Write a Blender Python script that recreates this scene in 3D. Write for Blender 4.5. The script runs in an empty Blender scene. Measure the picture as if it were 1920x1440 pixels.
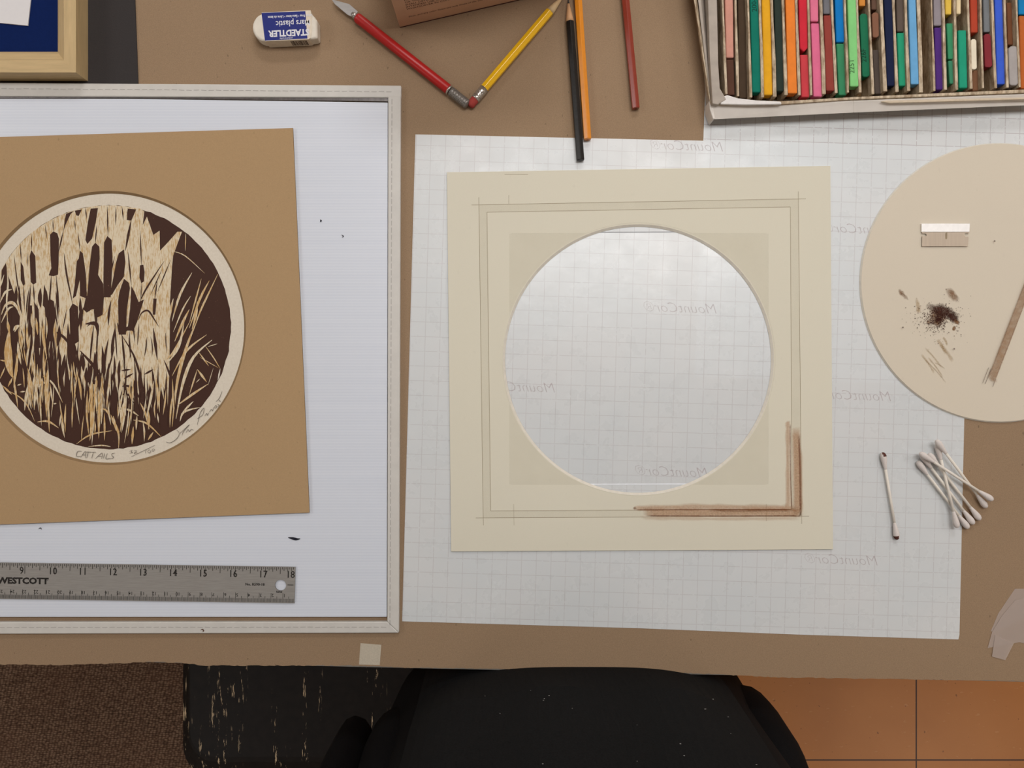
import bpy, bmesh, math, random
from mathutils import Vector, Matrix
random.seed(7)
S = bpy.context.scene
COL = S.collection
TZ = 0.76            # table height
CH = 0.65            # lens above the table
PX = 0.45e-3         # metres per photo pixel on the table
def P(px, py, h=0.0):
    s = PX * (CH - h) / CH
    return Vector(((px - 960) * s, (720 - py) * s, TZ + h))
def PF(px, py, z=0.0):      # a point on the floor
    return P(px, py, z - TZ)

# ------------------------------------------------------------------ materials
def lin(c):
    r = []
    for v in c[:3]:
        v /= 255.0
        r.append(v / 12.92 if v <= .04045 else ((v + .055) / 1.055) ** 2.4)
    return (*r, 1.0)
class NT:
    def __init__(s, name):
        s.m = bpy.data.materials.new(name); s.m.use_nodes = True
        s.t = s.m.node_tree; s.t.nodes.clear()
        s.out = s.n('ShaderNodeOutputMaterial')
        s._c = None
    def n(s, typ, **kw):
        nd = s.t.nodes.new(typ)
        for k, v in kw.items(): setattr(nd, k, v)
        return nd
    def l(s, a, b): s.t.links.new(a, b)
    def sv(s, sock, v):
        if hasattr(v, 'is_output') or isinstance(v, bpy.types.NodeSocket): s.l(v, sock)
        else: sock.default_value = v
    def coord(s, scale=(1, 1, 1), rot=0.0, loc=(0, 0, 0)):
        tc = s.n('ShaderNodeTexCoord'); mp = s.n('ShaderNodeMapping')
        mp.inputs['Scale'].default_value = scale; mp.inputs['Rotation'].default_value = (0, 0, rot)
        mp.inputs['Location'].default_value = loc
        s.l(tc.outputs['Object'], mp.inputs['Vector']); return mp.outputs['Vector']
    def noise(s, v, scale, detail=2.0, rough=.5):
        nd = s.n('ShaderNodeTexNoise'); s.l(v, nd.inputs['Vector'])
        nd.inputs['Scale'].default_value = scale; nd.inputs['Detail'].default_value = detail
        nd.inputs['Roughness'].default_value = rough
        return nd.outputs['Fac']
    def ramp(s, f, stops):
        nd = s.n('ShaderNodeValToRGB'); s.l(f, nd.inputs['Fac']); e = nd.color_ramp.elements
        while len(e) < len(stops): e.new(.5)
        for el, (p, c) in zip(e, stops): el.position = p; el.color = c if len(c) == 4 else (*c, 1)
        return nd.outputs['Color']
    def math(s, op, a, b=0.0, c=None):
        nd = s.n('ShaderNodeMath', operation=op); s.sv(nd.inputs[0], a); s.sv(nd.inputs[1], b)
        if c is not None: s.sv(nd.inputs[2], c)
        return nd.outputs[0]
    def mix(s, f, a, b):
        nd = s.n('ShaderNodeMix', data_type='RGBA'); s.sv(nd.inputs['Factor'], f)
        s.sv(nd.inputs[6], a); s.sv(nd.inputs[7], b); return nd.outputs[2]
    def bsdf(s, color, rough=.6, metal=0.0, spec=.3, coat=0.0, trans=0.0):
        b = s.n('ShaderNodeBsdfPrincipled'); s.sv(b.inputs['Base Color'], color)
        s.sv(b.inputs['Roughness'], rough); b.inputs['Metallic'].default_value = metal
        b.inputs['Specular IOR Level'].default_value = spec; b.inputs['Coat Weight'].default_value = coat
        b.inputs['Coat Roughness'].default_value = .2
        return b
    def bump(s, b, h, strength=.2, dist=.001):
        nd = s.n('ShaderNodeBump'); nd.inputs['Strength'].default_value = strength
        nd.inputs['Distance'].default_value = dist; s.l(h, nd.inputs['Height']); s.l(nd.outputs['Normal'], b.inputs['Normal'])
    def alpha(s, b, f):         # f = how much of the shader shows, the rest is see-through
        tr = s.n('ShaderNodeBsdfTransparent'); mx = s.n('ShaderNodeMixShader')
        s.sv(mx.inputs[0], f); s.l(tr.outputs[0], mx.inputs[1]); s.l(b.outputs[0], mx.inputs[2])
        s.l(mx.outputs[0], s.out.inputs['Surface']); return s.m
    def sheen(s, f0=.04):      # thin-film reflectance, the same from both sides
        g = s.n('ShaderNodeNewGeometry'); d = s.n('ShaderNodeVectorMath', operation='DOT_PRODUCT'); s.l(g.outputs['Normal'], d.inputs[0]); s.l(g.outputs['Incoming'], d.inputs[1])
        c = s.math('SUBTRACT', 1.0, s.math('ABSOLUTE', d.outputs['Value']))
        return s.math('ADD', s.math('MULTIPLY', s.math('POWER', c, 5.0), 1 - f0), f0)
    def done(s, b): s.l(b.outputs[0], s.out.inputs['Surface']); return s.m
MATS = {}
def plain(name, c, rough=.6, metal=0.0, spec=.3, coat=0.0, vary=.06, nscale=300.0, bump=0.0, stretch=(1, 1, 1)):
    if name in MATS: return MATS[name]
    t = NT(name); v = t.coord(scale=stretch); nz = t.noise(v, nscale, 3)
    a = lin(c); lo = tuple(x * (1 - vary) for x in a[:3]); hi = tuple(min(1, x * (1 + vary)) for x in a[:3])
    b = t.bsdf(t.ramp(nz, [(.3, lo), (.7, hi)]), rough, metal, spec, coat)
    if bump: t.bump(b, nz, bump, .0005)
    MATS[name] = t.done(b); return MATS[name]
def board(name, c, fibre=.10, speck=.35, speckscale=700, big=.05, bump=.15):    # kraft and mat boards: fine fibre, dark flecks
    t = NT(name); v = t.coord(); a = lin(c)
    f1 = t.noise(v, 1400, 4, .7); f2 = t.noise(v, 9, 3)
    k = lambda m: tuple(min(1, x * m) for x in a[:3])
    c1 = t.ramp(f1, [(.3, k(1 - fibre)), (.7, k(1 + fibre))])
    c2 = t.ramp(f2, [(.3, k(1 - big)), (.7, k(1 + big))])
    mm = t.n('ShaderNodeMix', data_type='RGBA'); mm.inputs['Factor'].default_value = .5
    t.l(c1, mm.inputs[6]); t.l(c2, mm.inputs[7]); col = mm.outputs[2]
    sp = t.noise(t.coord(scale=(1, .55, 1), rot=.5), speckscale * .45, 1)
    msk = t.ramp(sp, [(.745, (0, 0, 0)), (.80, (speck,) * 3)])
    col = t.mix(msk, col, tuple(x * .45 for x in a[:3]) + (1,))
    b = t.bsdf(col, .85, spec=.15); t.bump(b, f1, bump, .0003)
    return t.done(b)
def grid_paper(strength, loc, ang=math.radians(1.7)):
    t = NT('grid_release_paper')
    v0 = t.coord(loc=loc); mp = t.n('ShaderNodeMapping'); mp.inputs['Rotation'].default_value = (0, 0, ang); t.l(v0, mp.inputs['Vector']); v = mp.outputs['Vector']; sep = t.n('ShaderNodeSeparateXYZ'); t.l(v, sep.inputs[0])
    def lines(sock, off):
        f = t.math('FRACT', t.math('ADD', t.math('DIVIDE', sock, .0124), off))
        d = t.math('ABSOLUTE', t.math('SUBTRACT', f, .5))
        return t.math('LESS_THAN', d, .021)
    g = t.math('MAXIMUM', lines(sep.outputs[0], 10.493), lines(sep.outputs[1], 10.461))
    br = t.noise(v, 420, 2); br2 = t.noise(v, 14, 3)
    g = t.math('MULTIPLY', g, t.math('MULTIPLY', t.math('GREATER_THAN', br, .36), strength))
    base = t.ramp(br2, [(.35, lin((240, 245, 248))), (.65, lin((244, 247, 249)))])
    col = t.mix(g, base, lin((150, 118, 126)))
    mott = t.noise(v, 55, 5, .65)
    b = t.bsdf(col, t.math('ADD', t.math('MULTIPLY', mott, .40), .10), spec=.6)
    w = t.noise(v, 22, 4, .6); t.bump(b, w, .22, .0014)
    f = t.n('ShaderNodeMath'); f.operation = 'ADD'; f.inputs[0].default_value = .61; f.inputs[1].default_value = 0
    return t.alpha(b, f.outputs[0])
def coroplast():
    t = NT('fluted_white_plastic'); v = t.coord(); sep = t.n('ShaderNodeSeparateXYZ'); t.l(v, sep.inputs[0])
    sn = t.math('SINE', t.math('MULTIPLY', sep.outputs[1], 2 * math.pi / .0024))
    st = t.math('ADD', t.math('MULTIPLY', sn, .5), .5)
    sl = t.noise(t.coord(scale=(.15, 6, 1)), 30, 2)
    c = t.ramp(t.math('ADD', t.math('MULTIPLY', st, .35), t.math('MULTIPLY', sl, .65)), [(.2, lin((215, 221, 233))), (.8, lin((224, 229, 239)))])
    b = t.bsdf(c, .4, spec=.35); t.bump(b, st, .12, .0001)
    return t.done(b)
def clear_film(name, rough=.12, tint=(1, 1, 1, 1)):
    t = NT(name); tr = t.n('ShaderNodeBsdfTransparent'); tr.inputs[0].default_value = tint
    gl = t.n('ShaderNodeBsdfGlossy'); gl.inputs['Roughness'].default_value = rough
    fr = t.sheen(.035)
    nz = t.noise(t.coord(), 12, 3); bp = t.n('ShaderNodeBump'); bp.inputs['Strength'].default_value = .3; bp.inputs['Distance'].default_value = .002
    t.l(nz, bp.inputs['Height']); t.l(bp.outputs[0], gl.inputs['Normal'])
    mx = t.n('ShaderNodeMixShader'); t.l(fr, mx.inputs[0]); t.l(tr.outputs[0], mx.inputs[1]); t.l(gl.outputs[0], mx.inputs[2])
    t.l(mx.outputs[0], t.out.inputs['Surface']); return t.m
def steel(name, c=(150, 143, 136), rough=.42, stretch=(1, 40, 1), vary=.12, ns=60, metal=.75):
    t = NT(name); nz = t.noise(t.coord(scale=stretch), ns, 4, .7); a = lin(c)
    b = t.bsdf(t.ramp(nz, [(.25, tuple(x * (1 - vary) for x in a[:3])), (.75, tuple(min(1, x * (1 + vary)) for x in a[:3]))]), rough, metal=metal, spec=.5)
    t.bump(b, nz, .08, .0003); return t.done(b)
def pigment(name, c, nscale=900, lo=.3, hi=.62, rough=.9):      # powdery stroke: vertex attribute 'a' gives its own soft edge
    if name in MATS: return MATS[name]
    t = NT(name); at = t.n('ShaderNodeAttribute', attribute_name='a')
    nz = t.noise(t.coord(), nscale, 3, .6)
    k = t.ramp(nz, [(lo, (.45, .45, .45)), (hi, (1, 1, 1))])
    f = t.math('MULTIPLY', at.outputs['Fac'], k)
    MATS[name] = t.alpha(t.bsdf(lin(c), rough, spec=.1), f); return MATS[name]
def wood(name, c, axis_scale=(1, 1, 1)):
    t = NT(name); v = t.coord(scale=axis_scale); nz = t.noise(v, 60, 5, .6); a = lin(c)
    b = t.bsdf(t.ramp(nz, [(.3, tuple(x * .88 for x in a[:3])), (.7, tuple(min(1, x * 1.07) for x in a[:3]))]), .5, spec=.35); t.bump(b, nz, .06, .0003)
    return t.done(b)

# ------------------------------------------------------------------ geometry helpers
class MB:
    def __init__(s): s.v = []; s.f = []; s.mi = []; s.a = []; s.k = 0
    def lift(s, d=1.5e-6): s.k += 1; return s.k * d
    def add(s, vs, fs, mi=0, a=None):
        o = len(s.v); s.v += [Vector(x) for x in vs]; s.f += [[i + o for i in f] for f in fs]; s.mi += [mi] * len(fs)
        s.a += (a if a else [1.0] * len(vs)); return s
    def prism(s, pts, z0, z1, mi=0, side=None):      # pts counter-clockwise world xy
        n = len(pts); vs = [(p[0], p[1], z0) for p in pts] + [(p[0], p[1], z1) for p in pts]
        s.add(vs, [list(range(n))[::-1], list(range(n, 2 * n))], mi)
        o = len(s.v) - 2 * n
        for i in range(n):
            j = (i + 1) % n; s.f.append([o + i, o + j, o + n + j, o + n + i]); s.mi.append(mi if side is None else side)
        return s
    def box(s, x0, x1, y0, y1, z0, z1, mi=0): return s.prism([(x0, y0), (x1, y0), (x1, y1), (x0, y1)], z0, z1, mi)
    def hexa(s, b, t, mi=0):      # four bottom, four top corners
        return s.add(list(b) + list(t), [[3, 2, 1, 0], [4, 5, 6, 7], [0, 1, 5, 4], [1, 2, 6, 5], [2, 3, 7, 6], [3, 0, 4, 7]], mi)
    def rings(s, rings, mi=0, cap=True, closed=True):
        o = len(s.v); n = len(rings[0]); 
        for r in rings: s.v += [Vector(x) for x in r]; s.a += [1.0] * n
        for k in range(len(rings) - 1):
            for i in range(n if closed else n - 1):
                j = (i + 1) % n; s.f.append([o + k * n + i, o + k * n + j, o + (k + 1) * n + j, o + (k + 1) * n + i]); s.mi.append(mi)
        if cap and closed:
            s.f.append([o + i for i in range(n)][::-1]); s.mi.append(mi)
            s.f.append([o + (len(rings) - 1) * n + i for i in range(n)]); s.mi.append(mi)
        return s
    def lathe(s, A, B, prof, n=16, mi=0, rot=0.0, mis=None):    # prof: (distance along A-B, radius)
        A = Vector(A); d = (Vector(B) - A).normalized(); u = d.cross(Vector((0, 0, 1))).normalized(); w = u.cross(d)
        rs = [[A + d * t + (u * math.cos(rot + 2 * math.pi * i / n) + w * math.sin(rot + 2 * math.pi * i / n)) * max(r, 1e-5) for i in range(n)] for t, r in prof]
        return s.rings(rs, mi)
    def build(s, name, mats, parent=None, smooth=False, bevel=0.0, attr=False, seg=2):
        me = bpy.data.meshes.new(name); loc = Vector((0, 0, 0))
        if parent is not None: loc = parent.matrix_basis.translation
        top = parent is None
        if top:
            xs = [v.x for v in s.v]; ys = [v.y for v in s.v]; zs = [v.z for v in s.v]
            loc = Vector(((min(xs) + max(xs)) / 2, (min(ys) + max(ys)) / 2, min(zs)))
        if parent is not None and parent.parent is not None: loc = loc + parent.parent.matrix_basis.translation
        me.from_pydata([tuple(v - loc) for v in s.v], [], s.f)
        mats = mats if isinstance(mats, (list, tuple)) else [mats]
        for m in mats: me.materials.append(m)
        me.polygons.foreach_set('material_index', s.mi)
        if attr:
            at = me.attributes.new('a', 'FLOAT', 'POINT'); at.data.foreach_set('value', s.a)
        if not attr:
            bm = bmesh.new(); bm.from_mesh(me); bmesh.ops.recalc_face_normals(bm, faces=bm.faces)
            bm.to_mesh(me); bm.free()
        if smooth: me.shade_smooth()
        o = bpy.data.objects.new(name, me); COL.objects.link(o)
        if top: o.location = loc
        else: o.parent = parent
        if bevel:
            b = o.modifiers.new('Bevel', 'BEVEL'); b.width = bevel; b.segments = seg; b.limit_method = 'ANGLE'; b.angle_limit = math.radians(40)
        return o
def tag(o, label, cat=None, group=None, kind=None):
    o['label'] = label
    if cat: o['category'] = cat
    if group: o['group'] = group
    if kind: o['kind'] = kind
    return o
def thing(name, label, cat, loc, group=None):
    o = bpy.data.objects.new(name, None); COL.objects.link(o); o.location = loc; o.empty_display_size = .02
    return tag(o, label, cat, group)
def struct(o): o['kind'] = 'structure'; return o
def copy_tree(o, parent=None):
    c = o.copy(); COL.objects.link(c)
    if parent: c.parent = parent
    for ch in [x for x in o.children]: copy_tree(ch, c)
    return c
def quad(pts, h0, h1, htop=None):    # photo corners (measured on the upper face) to a world polygon
    return [P(x, y, h1 if htop is None else htop) for x, y in pts][::-1]
def clockfix(pts):
    a = sum(pts[i][0] * pts[(i + 1) % len(pts)][1] - pts[(i + 1) % len(pts)][0] * pts[i][1] for i in range(len(pts)))
    return list(pts) if a > 0 else list(pts)[::-1]
def sheet(name, pts, h0, h1, mat, parent=None, **k):
    return MB().prism(clockfix([P(x, y, h1) for x, y in pts]), TZ + h0, TZ + h1).build(name, mat, parent, **k)
_tc = {}
def text_geo(txt, size, align='CENTER', bold=0.0, shear=0.0, font=None):
    key = (txt, size, align, bold, shear)
    if key in _tc: return _tc[key]
    cu = bpy.data.curves.new('tmp', 'FONT'); cu.body = txt; cu.size = size; cu.align_x = align; cu.align_y = 'CENTER'
    cu.resolution_u = 2; cu.offset = bold; cu.shear = shear; cu.fill_mode = 'FRONT'
    o = bpy.data.objects.new('tmp', cu); COL.objects.link(o)
    dg = bpy.context.evaluated_depsgraph_get(); me = bpy.data.meshes.new_from_object(o.evaluated_get(dg))
    r = ([v.co.copy() for v in me.vertices], [list(p.vertices) for p in me.polygons])
    bpy.data.objects.remove(o); bpy.data.meshes.remove(me); bpy.data.curves.remove(cu)
    _tc[key] = r; return r
def put_text(mb, txt, px, py, h, hpx, ang=0.0, align='CENTER', mi=0, bold=0.0, shear=0.0, mirror=False, stretch=1.0, frame=None):
    vs, fs = text_geo(txt, hpx * PX * 1.35, align, bold, shear); c = P(px, py, h)
    ca, sa = math.cos(ang), math.sin(ang); out = []
    for v in vs:
        x = v.x * stretch * (-1 if mirror else 1); y = v.y
        if frame: out.append(frame(x, y))
        else: out.append((c.x + x * ca - y * sa, c.y + x * sa + y * ca, c.z))
    mb.add(out, fs, mi)
def line(mb, a, b, wpx, h, mi=0, a_end=None):      # thin flat strip between two photo points
    h += mb.lift(4e-7); A, B = P(*a, h), P(*b, h); d = (B - A).normalized(); n = Vector((-d.y, d.x, 0)) * wpx * PX / 2
    mb.add([A - n, B - n, B + n, A + n], [[0, 1, 2, 3]], mi)
def blade(mb, pts, wpx, h, mi=0, taper=(0.15, .15)):   # tapered curved strip through photo points
    h += mb.lift()
    pts = smooth_pts([Vector((x, y, 0)) for x, y in pts], 4); n = len(pts); L = []; R = []
    for i, p in enumerate(pts):
        d = (pts[min(i + 1, n - 1)] - pts[max(i - 1, 0)]).normalized(); q = Vector((-d.y, d.x, 0)); t = i / (n - 1)
        w = wpx / 2 * min(1, taper[0] + 2.4 * t * (1 - taper[0]), taper[1] + 2.4 * (1 - t) * (1 - taper[1]))
        L.append(P(*(p + q * w).xy, h)); R.append(P(*(p - q * w).xy, h))
    mb.add(L + R, [[i, i + 1, n + i + 1, n + i] for i in range(n - 1)], mi)
def smooth_pts(p, k):
    if len(p) < 3: return [p[0].lerp(p[-1], i / 4) for i in range(5)]
    out = []
    for i in range(len(p) - 1):
        a = p[max(i - 1, 0)]; b = p[i]; c = p[i + 1]; d = p[min(i + 2, len(p) - 1)]
        for j in range(k):
            t = j / k
            out.append(.5 * ((2 * b) + (c - a) * t + (2 * a - 5 * b + 4 * c - d) * t * t + (3 * b - 3 * c + d - a) * t ** 3))
    return out + [p[-1]]
def stroke(mb, pts, wpx, h, alpha=1.0, edge=.5, mi=0, ends=.1, rough=0.0):   # soft-edged powder stroke
    h += mb.lift()
    pts = smooth_pts([Vector((x, y, 0)) for x, y in pts], 8); n = len(pts); prof = [(-1, 0), (-1 + edge, 1), (0, 1), (1 - edge, 1), (1, 0)]
    vs = []; al = []
    for i, p in enumerate(pts):
        d = (pts[min(i + 1, n - 1)] - pts[max(i - 1, 0)]).normalized(); q = Vector((-d.y, d.x, 0)); t = i / (n - 1)
        e = min(1, t / max(ends, 1e-3), (1 - t) / max(ends, 1e-3)); jit = 1 + random.uniform(-rough, rough)
        for u, a in prof:
            vs.append(P(*(p + q * u * wpx / 2 * jit).xy, h)); al.append(a * alpha * e)
    m = len(prof)
    mb.add(vs, [[i * m + j, i * m + j + 1, (i + 1) * m + j + 1, (i + 1) * m + j] for i in range(n - 1) for j in range(m - 1)], mi, al)
def blot(mb, x, y, rx, ry, ang, h, alpha=1.0, mi=0, core=.3):
    h += mb.lift(); N = 18; vs = [P(x, y, h)]; al = [alpha]; ca, sa = math.cos(ang), math.sin(ang)
    for k, a in ((core, alpha), (1, 0)):
        for i in range(N):
            t = 2 * math.pi * i / N; j = 1 + random.uniform(-.18, .18); u = rx * k * j * math.cos(t); w = ry * k * j * math.sin(t)
            vs.append(P(x + u * ca - w * sa, y + u * sa + w * ca, h)); al.append(a)
    fs = [[0, 1 + i, 1 + (i + 1) % N] for i in range(N)] + [[1 + i, 1 + N + i, 1 + N + (i + 1) % N, 1 + (i + 1) % N] for i in range(N)]
    mb.add(vs, fs, mi, al)
def disc_pts(cx, cy, r, n=96, h=0.0): return [P(cx + r * math.cos(2 * math.pi * i / n), cy - r * math.sin(2 * math.pi * i / n), h) for i in range(n)]
def mat_with_hole(mb, corners, c, r, h0, h1, bevel_px, n=192):
    """square board, round opening, sloped cut edge (slot 1)"""
    C = [Vector(q) for q in corners]; rt = []; 
    angs = sorted([2 * math.pi * i / n for i in range(n)] + [math.atan2(-(q.y - c[1]), q.x - c[0]) % (2 * math.pi) for q in C])
    outer = []
    for a in angs:
        d = Vector((math.cos(a), -math.sin(a))); best = None; o = Vector(c)
        for i in range(4):
            p, q = C[i], C[(i + 1) % 4]; e = q - p; den = d.x * e.y - d.y * e.x
            if abs(den) < 1e-9: continue
            w = p - o; t = (w.x * e.y - w.y * e.x) / den; u = (w.x * d.y - w.y * d.x) / den
            if t > 0 and -1e-6 <= u <= 1 + 1e-6 and (best is None or t < best): best = t
        outer.append(o + d * best)
    inner = [Vector(c) + Vector((math.cos(a), -math.sin(a))) * r for a in angs]
    low = [Vector(c) + Vector((math.cos(a), -math.sin(a))) * (r - bevel_px) for a in angs]
    flat = lambda L, z: [Vector((*P(p.x, p.y, h1).xy, TZ + z)) for p in L]
    k = len(angs); vs = flat(outer, h1) + flat(inner, h1) + flat(low, h0) + flat(outer, h0)
    o0 = len(mb.v); mb.add(vs, [], 0)
    for i in range(k):
        j = (i + 1) % k
        for a, b, mi in ((0, 1, 0), (1, 2, 1), (2, 3, 0), (3, 0, 1)):
            mb.f.append([o0 + a * k + i, o0 + a * k + j, o0 + b * k + j, o0 + b * k + i]); mb.mi.append(mi)

# ------------------------------------------------------------------ colours
M_kraft = board('brown_kraft', (151, 127, 102), .26, .6, 700, .03)
M_brownmat = board('tan_mat_board', (175, 146, 110), .14, .3, 900, .02)
M_brownedge = plain('tan_board_core', (140, 114, 82), .8)
M_cream = board('cream_mat_board', (218, 213, 196), .03, .05, 500, .015, .08)
M_creamcore = plain('cream_board_core', (222, 216, 204), .8)
M_disccream = board('cream_disc_board', (214, 204, 187), .03, .06, 500, .015, .08)
M_white = plain('white_vinyl', (206, 203, 198), .45, spec=.4, vary=.03, nscale=120)
M_thread = plain('grey_thread', (166, 162, 158), .8)
M_black = plain('black_paint', (20, 19, 19), .55)

# ------------------------------------------------------------------ room
def room():
    tx0, ty0 = PF(1718, 1425).xy
    t = NT('vinyl_floor_tile'); v = t.coord(); sep = t.n('ShaderNodeSeparateXYZ'); t.l(v, sep.inputs[0])
    def joint(s, o):
        f = t.math('FRACT', t.math('DIVIDE', t.math('SUBTRACT', s, o), .37)); return t.math('LESS_THAN', t.math('ABSOLUTE', t.math('SUBTRACT', t.math('FRACT', t.math('ADD', f, .5)), .5)), .0036)
    j = t.math('MAXIMUM', joint(sep.outputs[0], tx0), joint(sep.outputs[1], ty0))
    n1 = t.noise(v, 5, 4); n2 = t.noise(t.coord(scale=(1, 2.2, 1), rot=.3), 75, 3); n3 = t.noise(v, 120, 2)
    c = t.ramp(n1, [(.3, lin((174, 112, 58))), (.7, lin((187, 124, 67)))])
    c = t.mix(t.ramp(n2, [(.66, (0, 0, 0)), (.72, (.5, .5, .5))]), c, lin((196, 146, 96)))
    c = t.mix(t.ramp(n3, [(.72, (0, 0, 0)), (.76, (.7, .7, .7))]), c, lin((92, 52, 28)))
    c = t.mix(j, c, lin((58, 30, 16)))
    b = t.bsdf(c, .38, spec=.35); tile = t.done(b)
    o = MB().box(-3.2, 3.2, -3.2, 3.2, -.1, 0).build('floor', tile); struct(o)
    o.data.transform(Matrix.Translation(o.location)); o.location = (0, 0, 0)
    t = NT('brown_loop_carpet'); v = t.coord(scale=(1, 1, 1))
    vo = t.n('ShaderNodeTexVoronoi'); vo.inputs['Scale'].default_value = 230; vo.inputs['Randomness'].default_value = .45; t.l(t.coord(scale=(.75, 1.25, 1), rot=.12), vo.inputs['Vector'])
    nb = t.noise(v, 9, 4)
    c = t.ramp(vo.outputs['Distance'], [(.05, lin((150, 124, 104))), (.55, lin((92, 71, 58))), (.9, lin((40, 29, 23)))])
    c2 = t.mix(t.ramp(nb, [(.35, (0, 0, 0)), (.65, (.25, .25, .25))]), c, lin((108, 78, 62)))
    b = t.bsdf(c2, .95, spec=.05); t.bump(b, t.math('SUBTRACT', 1.0, vo.outputs['Distance']), .8, .004); carpet = t.done(b)
    struct(MB().box(-3.19, -.10, -3.19, 3.19, .0005, .007).build('floor_carpet', carpet))
    wall = plain('cream_wall_paint', (205, 198, 184), .8, nscale=20); ceil = plain('white_ceiling_tile', (222, 220, 214), .9, nscale=200, vary=.1)
    struct(MB().box(-3.2, 3.2, -3.2, 3.2, 2.7, 2.8).build('ceiling', ceil))
    struct(MB().box(-3.3, -3.2, -3.3, 3.3, 0, 2.7).build('wall_left', wall)); struct(MB().box(3.2, 3.3, -3.3, 3.3, 0, 2.7).build('wall_right', wall))
    struct(MB().box(-3.2, 3.2, 3.2, 3.3, 0, 2.7).build('wall_far', wall)); struct(MB().box(-3.2, 3.2, -3.3, -3.2, 0, 2.7).build('wall_near', wall))
    fr = plain('white_lamp_metal', (225, 225, 222), .4)
    t = NT('lamp_diffuser'); e = t.n('ShaderNodeEmission'); e.inputs[0].default_value = (1, .96, .9, 1); e.inputs[1].default_value = 1.2; dif = t.done(e)
    for i, (x, y, pw, where) in enumerate(LAMPS):
        th = thing('ceiling_light', 'recessed white fluorescent ceiling panel ' + where, 'ceiling light', (x, y, 2.66), 'fluorescent ceiling panels')
        f = MB(); w, d = .62, .32
        for bx in ((-w, w, d - .03, d), (-w, w, -d, -d + .03), (-w, -w + .03, -d + .03, d - .03), (w - .03, w, -d + .03, d - .03)): f.box(x + bx[0], x + bx[1], y + bx[2], y + bx[3], 2.66, 2.699)
        f.build('frame', fr, th); MB().box(x - w + .03, x + w - .03, y - d + .03, y + d - .03, 2.675, 2.695).build('diffuser', dif, th)
        la = bpy.data.lights.new('tube_light', 'AREA'); la.shape = 'RECTANGLE'; la.size = 1.16; la.size_y = .56; la.energy = pw; la.color = LCOL
        lo = bpy.data.objects.new('tube_light', la); COL.objects.link(lo); lo.parent = th; lo.location = (0, 0, .012)
LCOL = (1, .985, .965)
LAMPS = [(.35, .62, 21, 'over the middle of the table'), (.35, 2.3, 34, 'by the far wall'),
         (-2.45, .75, 20, 'left of the table'), (2.4, .75, 17, 'right of the table'),
         (-1.9, -2.0, 12, 'added as fill behind the person on the left'), (2.1, -2.0, 10, 'added as fill behind the person on the right')]  # this last pair is added fill for faces turned toward the person
room()

# ------------------------------------------------------------------ table, kraft cover
tb = thing('work_table', 'work table with pale top under brown kraft paper', 'table', (0, .17, 0))
def fy(px):    # front edge of the table top, in photo rows
    return 1237 + (px / 1920) * 43
pts = [P(-500, fy(-500)), P(2450, fy(2450)), P(2450, -900), P(-500, -900)]
MB().prism(clockfix(pts), TZ - .03, TZ).build('tabletop', plain('grey_laminate', (150, 145, 138), .5), tb, bevel=.002)
for x in (-.6, .6):
    for y in (-.14, .62): MB().box(x - .02, x + .02, y - .02, y + .02, 0, TZ - .03).build('leg', plain('dark_metal', (40, 40, 42), .5), tb)
EDGE = [(-480, 1246), (0, 1246), (130, 1247), (200, 1245), (290, 1241), (340, 1243), (385, 1248), (520, 1248), (672, 1248), (760, 1252), (950, 1254), (1060, 1253), (1200, 1258), (1330, 1264), (1450, 1270), (1640, 1273), (1920, 1277), (2400, 1284)]
ed = []
for (a, b), (c, d) in zip(EDGE[:-1], EDGE[1:]):
    k = max(2, int((c - a) / 5))
    for i in range(k): ed.append((a + (c - a) * i / k, b + (d - b) * i / k + random.uniform(-1.1, .9)))
ed.append(EDGE[-1])
kp = MB(); n = len(ed)
fr_ = [P(x, y, .0003) for x, y in ed]; bk = [P(x, -850, .0003) for x, y in ed]; md = [P(x, y - 6, .0003) for x, y in ed]
pale = [v + Vector((0, 0, -.0002)) for v in fr_]
vs = fr_ + md + bk + pale
kp.add(vs, [[n + i, n + i + 1, 2 * n + i + 1, 2 * n + i] for i in range(n - 1)], 0)
o0 = 0
for i in range(n - 1):
    kp.f.append([i, i + 1, n + i + 1, n + i]); kp.mi.append(0)
    kp.f.append([3 * n + i, 3 * n + i + 1, i + 1, i]); kp.mi.append(1)
kraft = kp.build('kraft_paper', [M_kraft, plain('torn_paper_edge', (196, 168, 134), .9)])
tag(kraft, 'brown kraft paper covering the table with a torn front edge', 'paper cover')
tp = MB(); c4 = [(676, 1206), (715, 1209), (712, 1247), (673, 1246)]
tp.hexa([P(x, y, .0003) for x, y in c4][::-1], [P(x, y, .00055) for x, y in c4][::-1])
tag(tp.build('masking_tape', plain('masking_tape_paper', (190, 180, 163), .7, bump=.2, nscale=700)), 'short piece of pale masking tape on the table edge above the black mat', 'tape')
def tapemat():
    t = NT('frosted_tape'); b = t.bsdf(lin((206, 190, 180)), .35, spec=.4); t.bump(b, t.noise(t.coord(), 60, 3), .3, .001); return t.alpha(b, .42)
M_tape = tapemat()
for pts, h, lab in (([(1903, 1104), (1940, 1104), (1940, 1150), (1862, 1186), (1858, 1183), (1872, 1150)], .0004, 'frosted tape scrap lying rearmost in the cluster at the right edge'),
                    ([(1903, 1126), (1940, 1120), (1940, 1212), (1912, 1204), (1852, 1215), (1860, 1186), (1878, 1156)], .0008, 'large frosted tape scrap in the middle of the cluster at the right edge'),
                    ([(1866, 1191), (1901, 1206), (1885, 1238), (1860, 1231)], .0012, 'small frosted tape scrap poking out frontmost from the cluster at the right edge')):
    tag(sheet('tape_scrap', pts, h, h + .0001, M_tape), lab, 'tape', 'frosted tape scraps')

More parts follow.
